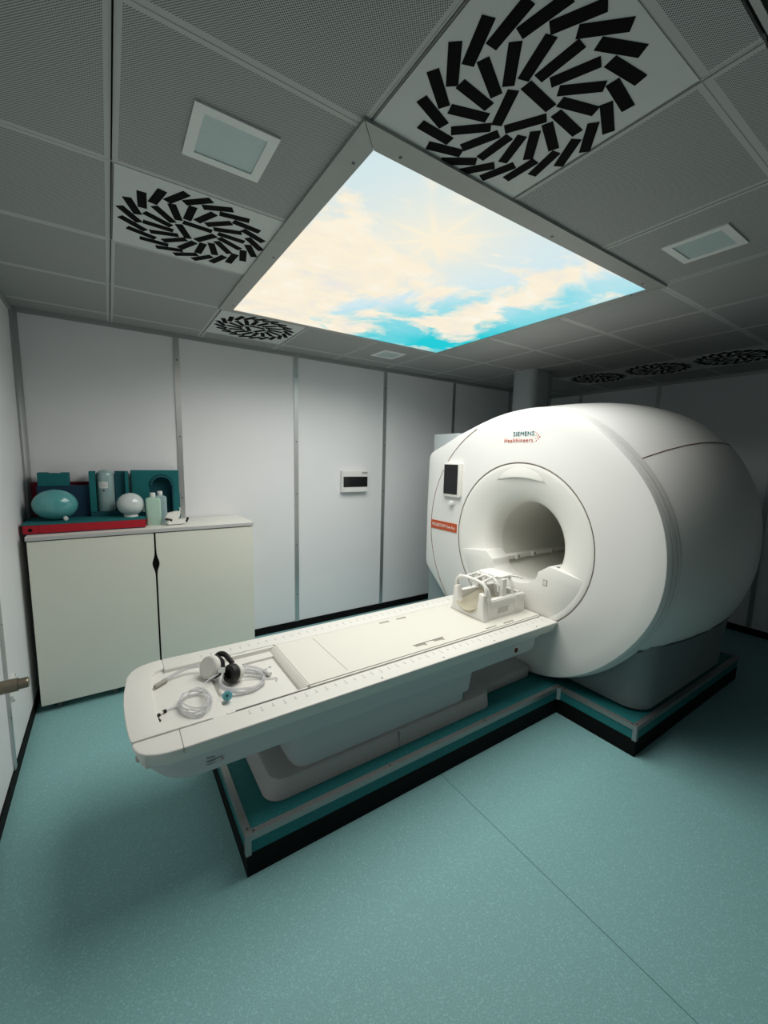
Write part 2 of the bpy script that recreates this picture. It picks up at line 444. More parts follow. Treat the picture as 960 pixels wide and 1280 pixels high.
# ================================================================== CEILING SKY LAMP
def mat_sky():
    m = bpy.data.materials.new('backlit_sky_print'); m.use_nodes = True
    nt = m.node_tree; nt.nodes.clear()
    out = nt.nodes.new('ShaderNodeOutputMaterial'); em = nt.nodes.new('ShaderNodeEmission')
    nt.links.new(em.outputs[0], out.inputs[0])
    tc = nt.nodes.new('ShaderNodeTexCoord'); sp = nt.nodes.new('ShaderNodeSeparateXYZ')
    nt.links.new(tc.outputs['Generated'], sp.inputs[0])
    U, V = sp.outputs[0], sp.outputs[1]
    def N(op, a, b=None, c=None):
        n = nt.nodes.new('ShaderNodeMath'); n.operation = op
        for i, v in enumerate((a, b, c)):
            if v is None: continue
            if isinstance(v, (int, float)): n.inputs[i].default_value = v
            else: nt.links.new(v, n.inputs[i])
        return n.outputs[0]
    def ramp(f, stops):
        r = nt.nodes.new('ShaderNodeValToRGB'); e = r.color_ramp.elements
        while len(e) < len(stops): e.new(0.5)
        for q, (p, c) in zip(e, stops): q.position = p; q.color = (*c, 1)
        nt.links.new(f, r.inputs[0]); return r.outputs[0]
    def noise(scale, detail, off, sx=1.0, sy=1.0, dist=0.0, rough=0.55):
        mp = nt.nodes.new('ShaderNodeMapping'); nt.links.new(tc.outputs['Generated'], mp.inputs[0])
        mp.inputs['Location'].default_value = off; mp.inputs['Scale'].default_value = (sx, sy, 1)
        n = nt.nodes.new('ShaderNodeTexNoise'); n.inputs['Scale'].default_value = scale
        n.inputs['Detail'].default_value = detail; n.inputs['Distortion'].default_value = dist
        n.inputs['Roughness'].default_value = rough
        nt.links.new(mp.outputs[0], n.inputs['Vector']); return n.outputs['Fac']
    def mix(f, a, b):
        x = nt.nodes.new('ShaderNodeMix'); x.data_type = 'RGBA'
        nt.links.new(f, x.inputs[0])
        for i, v in ((6, a), (7, b)):
            if isinstance(v, tuple): x.inputs[i].default_value = (*v, 1)
            else: nt.links.new(v, x.inputs[i])
        return x.outputs[2]
    def clamp(f):
        return N('MINIMUM', N('MAXIMUM', f, 0.0), 1.0)
    n0 = noise(2.2, 4, (3.1, 1.7, 0), dist=0.4)
    # blue of the sky: pale in the middle, cyan to the far corner and the right-hand edge
    g = N('ADD', N('ADD', N('MULTIPLY', U, 0.62), N('MULTIPLY', V, 0.46)), N('MULTIPLY', N('SUBTRACT', n0, 0.5), 0.55))
    blue = ramp(g, [(0.15, (0.62, 0.80, 0.86)), (0.50, (0.66, 0.83, 0.89)), (0.68, (0.30, 0.74, 0.82)), (0.90, (0.02, 0.62, 0.70))])
    # clouds
    n1 = noise(3.2, 9, (7.3, 2.2, 0), 1.0, 1.25, 0.5, 0.62)
    # a bright mass over the left half and one bank across the right
    bank = N('MULTIPLY', clamp(N('SUBTRACT', 1.0, N('MULTIPLY', N('ABSOLUTE', N('SUBTRACT', U, N('ADD', 0.70, N('MULTIPLY', V, 0.12)))), 5.5))), clamp(N('MULTIPLY', N('SUBTRACT', 0.85, V), 5.0)))
    left = N('MULTIPLY', clamp(N('MULTIPLY', N('SUBTRACT', 0.62, U), 2.6)), clamp(N('ADD', 0.15, N('MULTIPLY', V, 1.6))))
    clear = clamp(N('SUBTRACT', 1.0, N('MULTIPLY', N('ABSOLUTE', N('SUBTRACT', U, 0.40)), 4.0)))
    clear = N('MULTIPLY', clear, clamp(N('SUBTRACT', 1.0, N('MULTIPLY', V, 2.2))))
    cov = N('SUBTRACT', N('ADD', N('ADD', n1, N('MULTIPLY', bank, 0.22)), N('MULTIPLY', left, 0.22)), N('MULTIPLY', clear, 0.12))
    cl = ramp(cov, [(0.535, (0, 0, 0)), (0.65, (1, 1, 1))])
    n2 = noise(7.0, 8, (1.3, 9.2, 0), 1, 1.3, 0.3, 0.6)
    ccol = ramp(n2, [(0.30, (0.84, 0.82, 0.78)), (0.50, (0.98, 0.885, 0.70)), (0.70, (1.0, 0.955, 0.84))])
    col = mix(cl, blue, ccol)
    # printed sun with rays
    su, sv = 0.285, 0.165
    du, dv = N('SUBTRACT', U, su), N('SUBTRACT', V, sv)
    d = N('SQRT', N('ADD', N('MULTIPLY', du, du), N('MULTIPLY', dv, dv)))
    th = N('ARCTAN2', dv, du)
    ray = N('POWER', N('ABSOLUTE', N('COSINE', N('MULTIPLY', th, 4.0))), 14.0)
    fall = clamp(N('SUBTRACT', 1.0, N('MULTIPLY', d, 3.2)))
    glow = clamp(N('ADD', N('POWER', clamp(N('SUBTRACT', 1.0, N('MULTIPLY', d, 2.1))), 2.0), N('MULTIPLY', N('MULTIPLY', ray, N('MULTIPLY', fall, fall)), 0.45)))
    col = mix(N('MULTIPLY', glow, 0.95), col, (1.0, 0.90, 0.70))
    nt.links.new(col, em.inputs[0]); em.inputs[1].default_value = 0.98
    return m

XO0, XO1, YO0, YO1 = 0.640, 2.497, 1.098, 2.936     # outer edge of the frame
XI0, XI1, YI0, YI1 = 0.713, 2.426, 1.168, 2.863     # lit opening
lamp = thing('ceiling_light_panel', 'large square backlit ceiling panel printed with a cloudy blue sky', 'light panel', ((XI0+XI1)/2, (YI0+YI1)/2, H))
def frame_side(a, b, c, d):
    """a,b outer corners; c,d inner corners (b->c side)"""
    bm = bmesh.new()
    zs = (H+0.010, H-0.011, H-0.020, H-0.008)
    vs = []
    for (o, i) in ((a, d), (b, c)):
        vs.append([bm.verts.new((o[0], o[1], zs[0])), bm.verts.new((o[0], o[1], zs[1])),
                   bm.verts.new((i[0], i[1], zs[2])), bm.verts.new((i[0], i[1], zs[0]))])
    for k in range(4): bm.faces.new((vs[0][k], vs[1][k], vs[1][(k+1) % 4], vs[0][(k+1) % 4]))
    bm.faces.new(vs[0]); bm.faces.new(list(reversed(vs[1])))
    return obj('frame_side', bm, M_FRAME, lamp, smooth=False)
g_ = 0.0007
O = [(XO0, YO0), (XO1, YO0), (XO1, YO1), (XO0, YO1)]; I = [(XI0, YI0), (XI1, YI0), (XI1, YI1), (XI0, YI1)]
for k in range(4):
    a, b, c, d = O[k], O[(k+1) % 4], I[(k+1) % 4], I[k]
    s = Vector((b[0]-a[0], b[1]-a[1])).normalized()*g_*2
    a = (a[0]+s.x, a[1]+s.y); d = (d[0]+s.x, d[1]+s.y); b = (b[0]-s.x, b[1]-s.y); c = (c[0]-s.x, c[1]-s.y)
    fs = frame_side(a, b, c, d)
    for t in (0.06, 0.5, 0.94):
        px = (a[0]+(b[0]-a[0])*t)*0.28+(d[0]+(c[0]-d[0])*t)*0.72; py = (a[1]+(b[1]-a[1])*t)*0.28+(d[1]+(c[1]-d[1])*t)*0.72
        lathe('screw', [(0.006, 0), (0.006, 0.002), (0.003, 0.003)], (px, py, H-0.0165), (0, 0, -1), M_SCREW, fs, 10)
bm = bmesh.new(); add_box(bm, XI0+0.001, XI1-0.001, YI0+0.001, YI1-0.001, H-0.0165, H+0.008)
obj('lit_panel', bm, mat_sky(), lamp, smooth=False)
ld = bpy.data.lights.new('ceiling_light_panel_light', 'AREA'); ld.shape = 'RECTANGLE'
ld.size, ld.size_y = XI1-XI0, YI1-YI0
ld.energy = PANEL_WATT; ld.spread = PANEL_SPREAD; ld.color = PANEL_COLOR
lo = bpy.data.objects.new('ceiling_light_panel_light', ld); COL.objects.link(lo)
lo.location = ((XI0+XI1)/2, (YI0+YI1)/2, H-0.022)

# ================================================================== VENTS
def make_vent():
    root = thing('swirl_vent', 'vent', 'vent')
    box('face_plate', -0.2985, 0.2985, -0.2975, 0.2975, 0.0, 0.012, M_PLATE, root, 0.002, 1)
    def vane_mesh(L, w):
        bm = bmesh.new(); add_box(bm, -L/2, L/2, -w/2, w/2, -0.0015, 0.002)
        # two shallow lips so each slot reads as a blade in an opening
        me = bpy.data.meshes.new('vane'); bm.to_mesh(me); bm.free(); me.materials.append(M_VANE); return me
    vo, vi = vane_mesh(0.112, 0.0315), vane_mesh(0.112, 0.0305)
    for n, rad, rel, me, ph in ((21, 0.240, 54, vo, 5.5), (16, 0.143, 20, vi, 5.3), (3, 0.050, 93, vi, 150)):
        for k in range(n):
            a = R(ph+360*k/n)
            o = bpy.data.objects.new('vane', me); COL.objects.link(o); o.parent = root
            o.location = (rad*math.cos(a), rad*math.sin(a), 0); o.rotation_euler = (0, 0, a+R(rel))
    return root
vent0 = make_vent()
VL = {(1, -2): 'largest swirl vent, above the near edge of the lit sky panel',
      (0, 0): 'swirl vent with black slots left of the lit sky panel',
      (1, 2): 'swirl vent between the lit sky panel and the back wall',
      (7, -1): 'dim swirl vent at the right edge, behind the scanner top',
      (7, 0): 'dim swirl vent above the scanner, left of the one at the edge',
      (7, 1): 'dim swirl vent right beside the grey ceiling duct'}
for k, (key, lb) in enumerate(VL.items()):
    v = vent0 if k == 0 else copy_tree(vent0)
    v['label'] = lb; v['group'] = 'round swirl ceiling vents'
    if key == (1, -2):
        base_ = v
    v.location = (GX0+GXS*(key[0]+0.5), GY0+GYS*(key[1]+0.5), H-0.001)

for ch in base_.children:
    if ch.name.startswith('vane'): ch.location.x += 0.014; ch.location.y += 0.007

# ================================================================== DOWNLIGHTS
def make_down():
    root = thing('square_downlight', 'x', 'downlight')
    a, b = 0.118, 0.088
    bm = bmesh.new()
    for q in ((-a, a, -a, -b), (-a, a, b, a), (-a, -b, -b, b), (b, a, -b, b)): add_box(bm, *q, -0.006, 0.003)
    bmesh.ops.remove_doubles(bm, verts=bm.verts[:], dist=1e-5)
    obj('frame', bm, M_LAMPFR, root, smooth=False)
    box('glass', -b, b, -b, b, -0.002, 0.002, M_LAMPGL, root)
    return root
d0 = make_down()
for k, (key, lb) in enumerate({(0, -1): 'square white downlight left of the lit sky panel, beside the swirl vent',
        (3, -2): 'square white downlight right of the lit sky panel',
        (3, 2): 'smallest square downlight, between the lit sky panel and the back wall'}.items()):
    d = d0 if k == 0 else copy_tree(d0)
    d['label'] = lb; d['group'] = 'square ceiling downlights'
    d.location = (GX0+GXS*(key[0]+0.5), GY0+GYS*(key[1]+0.5), H-0.0005)

# ================================================================== RAISED PLATFORM
plat = thing('raised_platform', 'low teal platform with metal edging carrying the scanner and its table', 'platform', (2.2, YC, 0))
PX0, PX1, PX2 = 0.375, 2.475, 4.15
PY0, PY1 = 1.505, 2*YC-1.505
PY2, PY3 = 1.000, 2*YC-1.000
T_OUT = [(PX0, PY0), (PX1, PY0), (PX1, PY2), (PX2, PY2), (PX2, PY3), (PX1, PY3), (PX1, PY1), (PX0, PY1)]
def inset(poly, d):
    out = []; n = len(poly)
    for i in range(n):
        p0, p1, p2 = Vector(poly[i-1]), Vector(poly[i]), Vector(poly[(i+1) % n])
        a, b = (p1-p0).normalized(), (p2-p1).normalized()
        na, nb = Vector((-a.y, a.x)), Vector((-b.y, b.x))
        q = p1 + d*(na+nb)
        out.append((q.x, q.y))
    return out
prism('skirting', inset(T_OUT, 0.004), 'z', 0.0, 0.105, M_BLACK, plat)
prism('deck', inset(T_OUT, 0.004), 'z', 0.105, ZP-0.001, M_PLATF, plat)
IN = inset(T_OUT, 0.028)
n = len(T_OUT)
def seg_trim(i):
    j = (i+1) % n
    a, b, c, d = T_OUT[i], T_OUT[j], IN[j], IN[i]
    bm = bmesh.new()
    add_prism(bm, [a, b, c, d], 'z', ZP-0.004, ZP+0.002)
    ix = inset(T_OUT, 0.006)
    add_prism(bm, [a, b, ix[j], ix[i]], 'z', ZP-0.026, ZP-0.004)
    bevel(bm, 0.0025, 2); t = obj('edge_trim', bm, M_TRIM, plat)
    av, bv_ = Vector(a), Vector(b); L = (bv_-av).length; u = (bv_-av)/L; nn = Vector((-u.y, u.x))
    k = max(2, int(L/0.55)+1)
    for q in range(k):
        p = av+u*(0.035+(L-0.07)*q/(k-1))+nn*0.015
        lathe('screw', [(0.006, 0), (0.006, 0.001), (0.004, 0.002)], (p.x, p.y, ZP+0.0015), (0, 0, 1), M_SCREW, t, 10)
for i in range(n): seg_trim(i)
for i in (0, 1, 2, 3, 7):
    p = T_OUT[i]; sx = 1 if i != 2 else 1
    cx, cy = p
    bm = bmesh.new()
    if i in (0, 2): add_prism(bm, [(cx-0.001, cy-0.001), (cx+0.022, cy-0.001), (cx+0.022, cy+0.006), (cx+0.006, cy+0.006), (cx+0.006, cy+0.022), (cx-0.001, cy+0.022)], 'z', 0.100, ZP-0.004)
    elif i == 1: add_prism(bm, [(cx-0.018, cy-0.001), (cx+0.001, cy-0.018), (cx+0.012, cy+0.004), (cx+0.002, cy+0.012)], 'z', 0.105, ZP-0.004)
    else: continue
    obj('corner_post', bm, M_TRIM, plat, smooth=False)

# ================================================================== SCANNER GANTRY
gan = thing('mri_scanner', 'large rounded white tunnel scanner with a round bore at the head of the table', 'scanner', (3.2, YC, ZP))
OUTL = [(2.930,1.765),(2.765,1.828),(2.566,1.916),(2.315,2.002),(2.180,2.040),(2.057,2.062),(1.923,2.070),(1.798,2.066),(1.652,2.046),(1.553,2.014),
        (1.425,1.945),(1.273,1.823),(1.131,1.678),(1.021,1.519),(.961,1.374),(.936,1.227),(.929,1.080),(.940,.942),(.983,.820),(1.058,.682),(1.142,.559),
        (1.268,.419),(1.392,.325),(1.489,.268),(1.617,.220),(1.758,.200),(1.940,.196),(2.150,.215),(2.380,.300),(2.658,.510),(2.930,.740),(2.940,1.250)]
NT = 180
def radial():
    out = []
    for k in range(NT*4):
        a = 2*PI*k/(NT*4); d = (math.cos(a), math.sin(a)); best = None
        for p, q in zip(OUTL, OUTL[1:]+OUTL[:1]):
            px, py, qx, qy = p[0]-YC, p[1]-ZC, q[0]-YC, q[1]-ZC
            ex, ey = qx-px, qy-py
            den = d[0]*ey-d[1]*ex
            if abs(den) < 1e-9: continue
            t = (px*ey-py*ex)/den; s = (px*d[1]-py*d[0])/den
            if t > 0 and -1e-6 <= s <= 1+1e-6: best = t
        out.append(best)
    K = 2.6; N4 = NT*4
    sm = []
    for k in range(N4):
        w = 0; acc = 0
        K = 2.6 if math.cos(2*PI*k/N4) > 0.35 else 2.6+14*min(1, (0.35-math.cos(2*PI*k/N4))/0.6)
        for j in range(-36, 37):
            g = math.exp(-0.5*(j/K)**2); acc += g*out[(k+j) % N4]; w += g
        sm.append(acc/w)
    return [sm[4*k] for k in range(NT)]
RAD = radial()
TH = [2*PI*k/NT for k in range(NT)]
def ring(bm, x, off=0.0, circ=None, lerp=None, zmin=None, idx=None):
    vs = []
    for k in (idx if idx is not None else range(NT)):
        r = circ if circ is not None else RAD[k]+(off(TH[k]) if callable(off) else off)
        if lerp is not None: r = lerp[0]*(1-lerp[1])+r*lerp[1]
        y, z = YC+r*math.cos(TH[k]), ZC+r*math.sin(TH[k])
        if zmin is not None: z = max(z, zmin)
        vs.append(bm.verts.new((x, y, z)))
    return vs
def skin(bm, rings, closed=True):
    for A, B in zip(rings, rings[1:]):
        m_ = len(A)
        for j in range(m_ if closed else m_-1):
            bm.faces.new((A[j], A[(j+1) % m_], B[(j+1) % m_], B[j]))
RIM = 0.592
ZG = ZP+0.004
bm = bmesh.new()
rs = [ring(bm, XF+0.03, circ=RIM+0.003), ring(bm, XF+0.004, circ=RIM+0.003), ring(bm, XF, circ=RIM+0.008)]
for t in (0.25, 0.5, 0.75): rs.append(ring(bm, XF, off=-0.008, lerp=(RIM+0.008, t), zmin=ZG))
rs += [ring(bm, XF, off=-0.008, zmin=ZG+0.004), ring(bm, XF+0.0015, off=-0.003, zmin=ZG+0.001), ring(bm, XF+0.006, off=0.0, zmin=ZG), ring(bm, XF+0.036, off=0.010, zmin=ZG), ring(bm, XF+0.0365, off=-0.02, zmin=ZG)]
skin(bm, rs); obj('front_cover', bm, M_WHITE, gan, angle=25)
bm = bmesh.new()
rs = [ring(bm, XF+0.044, off=-0.02, zmin=ZG), ring(bm, XF+0.0445, off=0.012, zmin=ZG), ring(bm, XF+0.072, off=0.019, zmin=ZG), ring(bm, XF+0.0725, off=-0.02, zmin=ZG)]
skin(bm, rs); obj('rim_band', bm, M_WHITE, gan, angle=25)
bm = bmesh.new()
rs = [ring(bm, XF+0.080, off=-0.02, zmin=ZG), ring(bm, XF+0.0805, off=0.020, zmin=ZG), ring(bm, XF+0.099, off=0.025, zmin=ZG), ring(bm, XF+0.0995, off=-0.03, zmin=ZG)]
skin(bm, rs); obj('rim_band', bm, M_WHITE, gan, angle=25)
bm = bmesh.new()
skin(bm, [ring(bm, XF+0.034, off=-0.006, zmin=ZG+0.004), ring(bm, XF+0.12, off=0.004, zmin=ZG+0.004), ring(bm, XF+0.13, off=-0.25, zmin=ZG+0.004)])
obj('seam_liner', bm, M_SEAM, gan)

# barrel-shaped covers behind the front
PROF = [(2.555, 0.024), (2.60, 0.038), (2.70, 0.064), (2.85, 0.092), (3.00, 0.112), (3.15, 0.124), (3.30, 0.126), (3.45, 0.118), (3.60, 0.092), (3.72, 0.05), (3.82, -0.005), (3.90, -0.075), (3.96, -0.16), (4.00, -0.26), (4.02, -0.40)]
def off_at(o):
    def f(a):
        s = math.sin(a)
        up = abs(math.degrees(math.acos(max(-1, min(1, s)))))      # 0 at the top
        sh = math.exp(-((up-48)/26)**2)
        base = o*(1.0-0.30*math.exp(-(up/28)**2)) if o > 0 else o
        return base + 0.075*sh*min(1.0, max(0.0, o+0.30)/0.30)*min(1, max(0, (o-0.024)/0.08) if o > 0 and o < 0.10 else 1)
    return f
def zmin_at(x): return 0.600+0.100*min(1, max(0, (x-2.55)/1.0))
A1 = math.atan2(0.625, -0.75)
k1 = round(A1/(2*PI)*NT); k0 = NT//2-k1
def shell(name, ks, cap=True):
    bm = bmesh.new(); rs = []
    for x, o in PROF: rs.append(ring(bm, x, off=off_at(o), zmin=zmin_at(x), idx=ks))
    skin(bm, rs, closed=False)
    inner = [ring(bm, PROF[0][0], off=-0.02, zmin=zmin_at(PROF[0][0]), idx=ks), rs[0]]
    skin(bm, inner, closed=False)
    bmesh.ops.remove_doubles(bm, verts=bm.verts[:], dist=0.0008)
    return obj(name, bm, M_WHITE, gan, angle=50)
shell('top_cover', range(k0, k1+1))
sc = shell('side_cover', range(k1, k1+46)); sc2 = shell('side_cover', [k % NT for k in range(k0-46, k0+1)])
# shadow gap between top and side covers
for kk in (k1, k0):
    pts = []
    for x, o in PROF[:-2]:
        r = RAD[kk]+off_at(o)(TH[kk]); pts.append((x, YC+r*math.cos(TH[kk]), ZC+r*math.sin(TH[kk])))
    tube('cover_seam', pts, 0.0032, M_LINE, gan, 6)
# closing plate at the back and underside
bm = bmesh.new()
A = ring(bm, 4.02, off=-0.40, zmin=zmin_at(4.02)); bm.faces.new(A); obj('back_plate', bm, M_WHITE, gan)
bm = bmesh.new()
lp, rp = [], []
for x, o in PROF:
    z = zmin_at(x)+0.001
    best = []
    for k in range(NT):
        r = RAD[k]+off_at(o)(TH[k]); zz = ZC+r*math.sin(TH[k])
        if abs(zz-z) < 0.03: best.append(YC+r*math.cos(TH[k]))
    lp.append(bm.verts.new((x, max(best), z))); rp.append(bm.verts.new((x, min(best), z)))
for i in range(len(lp)-1): bm.faces.new((lp[i], lp[i+1], rp[i+1], rp[i]))
obj('underside', bm, M_GBASE, gan)
# grey plinth under the covers
bm = bmesh.new()
secs = [(ZP+0.002, 0.03), (ZP+0.02, 0.0), (0.45, -0.012), (0.70, -0.03)]
rings_ = []
for z, ins in secs:
    rings_.append([bm.verts.new((x, y, z)) for x, y in rrect(2.60+ins, 3.92-ins, 1.035+ins, 2*YC-1.035-ins, 0.13-ins*0.5, 8)])
skin(bm, rings_); bm.faces.new(list(reversed(rings_[0]))); bm.faces.new(rings_[-1])
obj('plinth', bm, M_GBASE, gan, angle=50)
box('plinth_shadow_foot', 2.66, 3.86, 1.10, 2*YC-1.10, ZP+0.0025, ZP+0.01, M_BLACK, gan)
# grey service column at the left flank
prism('service_column', rrect(2.560, 2.95, 2.66, 3.045, 0.06), 'z', ZP+0.003, 1.945, M_COLUMN, gan, 0.012, 2, 60)

# funnel and bore
FUN = [(RIM-0.002, XF+0.030), (RIM-0.002, XF+0.003), (RIM-0.008, XF+0.001), (0.56, XF+0.002), (0.52, XF+0.007), (0.48, XF+0.016), (0.44, XF+0.030), (0.40, XF+0.047), (0.37, XF+0.064), (0.345, XF+0.085), (0.326, XF+0.112), (0.314, XF+0.15), (0.307, XF+0.22)]
lathe('bore_funnel', [(r, x) for r, x in FUN], (0, YC, ZC), (1, 0, 0), M_WHITE2, gan, 120, False, False, 50)
lathe('bore_tube', [(0.307, XF+0.22), (0.304, XF+0.5), (0.304, 3.98)], (0, YC, ZC), (1, 0, 0), mat('bore_liner', (0.70, 0.70, 0.64), 0.5), gan, 96, False, True)
bm = bmesh.new(); add_tube(bm, [(XF+0.0015, YC+(RIM+0.002)*math.cos(2*PI*k/140), ZC+(RIM+0.002)*math.sin(2*PI*k/140)) for k in range(140)], 0.0026, 6, True)
obj('rim_line', bm, M_RIML, gan)
# lower plate with the U-shaped notch for the table
half = [(0.283, 1.006), (0.216, 0.957), (0.205, 0.952), (0.200, 0.930), (0.190, 0.900), (0.165, 0.872), (0.130, 0.851), (0.075, 0.836), (0.0, 0.830)]
rr_ = RIM-0.004
a_s = math.asin((0.968-ZC)/rr_)
poly = [(YC+d, z) for d, z in half] + [(YC-d, z) for d, z in reversed(half[:-1])]
nA = 40
for k in range(nA+1):
    a = (PI-a_s) + (2*PI+a_s-(PI-a_s))*k/nA
    poly.append((YC+rr_*math.cos(a), ZC+rr_*math.sin(a)))
lpo = prism('bore_lower_plate', poly, 'x', XF+0.003, XF+0.19, M_WHITE2, gan, 0.004, 2, 20)
box('socket_cover', XF+0.0005, XF+0.006, YC-0.278, YC-0.254, 0.870, 0.905, M_TABLE, lpo, 0.002)
box('socket_edge', XF+0.0015, XF+0.005, YC-0.282, YC-0.250, 0.866, 0.909, M_HOLE, lpo, 0.002)
box('position_mark', XF+0.05, XF+0.065, YC-0.33, YC-0.31, 0.998, 1.006, M_HOLE, lpo)
# rails along the bore with clips
for s in (1, -1):
    y0, y1 = sorted((YC+s*0.205, YC+s*0.300))
    rl = box('bore_rail', XF+0.18, 3.95, y0, y1, 0.925, 0.955, M_TABLE, gan, 0.005)
    for x in (2.74, 2.95, 3.20, 3.5):
        yy = sorted((YC+s*0.199, YC+s*0.222))
        box('rail_clip', x-0.012, x+0.012, yy[0], yy[1], 0.920, 0.961, M_WHITE2, rl, 0.003)
        yy = sorted((YC+s*0.197, YC+s*0.206))
        box('clip_slot', x+0.018, x+0.027, yy[0], yy[1], 0.930, 0.950, M_HOLE, rl)
# brow over the bore
bm = bmesh.new(); N_ = 28; rows = [[], [], [], []]
for k in range(N_+1):
    t = -1+2*k/N_; e = max(0.0, 1-t*t)
    y = YC+0.21*t; zl = 1.566+0.034*e; h = 0.012*e+0.001
    rows[0].append(bm.verts.new((XF+0.004, y, zl+0.092*e+0.002)))
    rows[1].append(bm.verts.new((XF+0.009-0.015*e, y, zl+h)))
    rows[2].append(bm.verts.new((XF+0.011-0.015*e, y, zl)))
    rows[3].append(bm.verts.new((XF+0.05, y, zl-0.004)))
skin(bm, rows, closed=False); obj('bore_brow', bm, M_WHITE2, gan, angle=50)
# thin orange arc and name strip
def arc(a0, a1, n=60):
    return [(XF-0.0005, 1.957+0.915*math.cos(R(a0+(a1-a0)*k/n)), 1.137+0.915*math.sin(R(a0+(a1-a0)*k/n))) for k in range(n+1)]
tube('accent_line', arc(64, 37.5), 0.0032, M_LINE, gan, 6)
tube('accent_line', arc(33.5, -44), 0.0028, M_LINE, gan, 6)
lab = box('name_strip', XF-0.004, XF+0.003, 2.535, 2.871, 1.089, 1.166, M_ORANGE, gan, 0.001)
text_mesh('name_lettering', 'MAGNETOM Flow.Ace', 0.042, (XF-0.0055, 2.850, 1.114), (0, -1, 0), (0, 0, 1), M_LTEXT, lab, 0.001, -0.0002, 0.295)
text_mesh('brand_lettering', 'SIEMENS', 0.043, (XF-0.002, 1.998, 1.8925), (0, -1, 0), (0, 0, 1), M_LOGO_T, gan, 0.003, -0.0002, 0.176)
text_mesh('brand_lettering', 'Healthineers', 0.043, (XF-0.002, 2.075, 1.848), (0, -1, 0), (0, 0, 1), M_LOGO_O, gan, 0.003, -0.0004, 0.245)
# dotted arrow-shaped mark right of the lettering
for (dy, dz, r) in ((0, 0, .0050), (0.013, 0.013, .0044), (0.013, -0.013, .0044), (0.026, 0.025, .0036), (0.026, -0.025, .0036), (0.018, 0, .0034), (0.031, 0.010, .0026), (0.031, -0.010, .0026), (0.040, 0.033, .0028), (0.040, -0.033, .0028), (0.043, 0.0, .0022)):
    lathe('brand_dot', [(r, 0), (r, 0.003)], (XF-0.002, 1.776+dy, 1.882+dz), (1, 0, 0), M_LOGO_O, gan, 12)
# control screen and knob
scr = prism('control_screen', [(p[0], p[1]) for p in rrect(2.494, 2.700, 1.398, 1.688, 0.012)], 'x', XF-0.032, XF+0.002, M_TABLE, gan, 0.004)
box('display', XF-0.0335, XF-0.028, 2.520, 2.688, 1.420, 1.672, M_SCREEN, scr, 0.001)
kn = lathe('table_knob', [(0.030, 0), (0.030, 0.010), (0.024, 0.012), (0.024, 0.030), (0.018, 0.040), (0.0, 0.043)], (XF+0.002, 2.600, 1.341), (-1, 0, 0), M_CAP, gan, 28)
lathe('knob_ring', [(0.022, 0), (0.022, 0.004)], (XF-0.031, 2.600, 1.341), (-1, 0, 0), M_KNOB, kn, 28)

# ceiling duct over the scanner
duct = thing('ceiling_duct', 'grey rounded duct rising from the scanner to the ceiling', 'duct', (3.78, 2.88, 2.0))
prism('duct_shell', rrect(3.62, 3.97, 2.745, 3.03, 0.07), 'z', 1.86, H-0.001, M_COLUMN, duct)
box('duct_joint', 3.872, 3.880, 2.7440, 2.752, 1.86, H-0.001, M_SEAM, duct)

# ================================================================== PATIENT TABLE
tab = thing('patient_table', 'long white patient table with rounded foot end running into the scanner', 'table', (1.2, YC, ZP))
TY0, TY1 = 1.530, 2.302
TX1 = 2.447
G0, G1 = 1.655, 2.172      # grooves between side rails and middle
near_c = [(0.014, 1.650), (0.012, 1.640), (0.018, 1.610), (0.030, 1.582), (0.050, 1.560), (0.085, 1.541), (0.125, 1.533), (0.17, TY0)]
far_c = [(0.17, TY1), (0.120, 2.294), (0.082, 2.281), (0.055, 2.262), (0.035, 2.238), (0.018, 2.200), (0.012, 2.178)]
ZB = 0.577
rail_n = [(TX1, TY0), (TX1, G0-0.003), (0.016, G0-0.003)] + near_c[1:]
r1 = prism('side_rail', rail_n, 'z', ZB, ZT, M_TABLE, tab, 0.006, 3, 50)
rail_f = [(0.17, G1+0.003), (TX1, G1+0.003), (TX1, TY1), (0.17, TY1)]
r2 = prism('side_rail', rail_f, 'z', ZB, ZT, M_TABLE, tab, 0.006, 3, 50)
# foot end cap with rounded tray edge
tray_e = [(0.158, 2.196), (0.130, 2.180), (0.114, 2.150), (0.108, 2.110), (0.106, 1.95), (0.107, 1.79), (0.112, 1.735), (0.126, 1.700), (0.150, 1.678), (0.190, 1.668)]
cap_poly = [(0.1698, TY1-0.001)] + far_c[1:] + [(0.004, 2.10), (-0.003, 2.04), (-0.006, 1.95), (-0.005, 1.86), (-0.001, 1.77), (0.006, 1.69), (0.012, 1.660)] + [(0.30, 1.660)] + list(reversed(tray_e)) + [(0.1698, 2.200)]
cap = prism('foot_cap', cap_poly, 'z', ZB, ZT, M_TABLE, tab, 0.005, 3, 45)
for o_ in (r1, r2, cap):
    for v in o_.data.vertices:
        t = (ZT-0.014-v.co.z)/(ZT-0.014-ZB)
        if t <= 0: continue
        if v.co.y < 1.62 and v.co.x > 0.05: v.co.y += 0.030*t
        elif v.co.y > 2.26 and v.co.x > 0.05: v.co.y -= 0.030*t
        if v.co.x < 0.09: v.co.x += 0.022*t
box('rail_joint', 0.1695, 0.1712, TY0-0.0006, G0-0.004, ZT-0.02, ZT+0.0008, M_SEAM, r1)
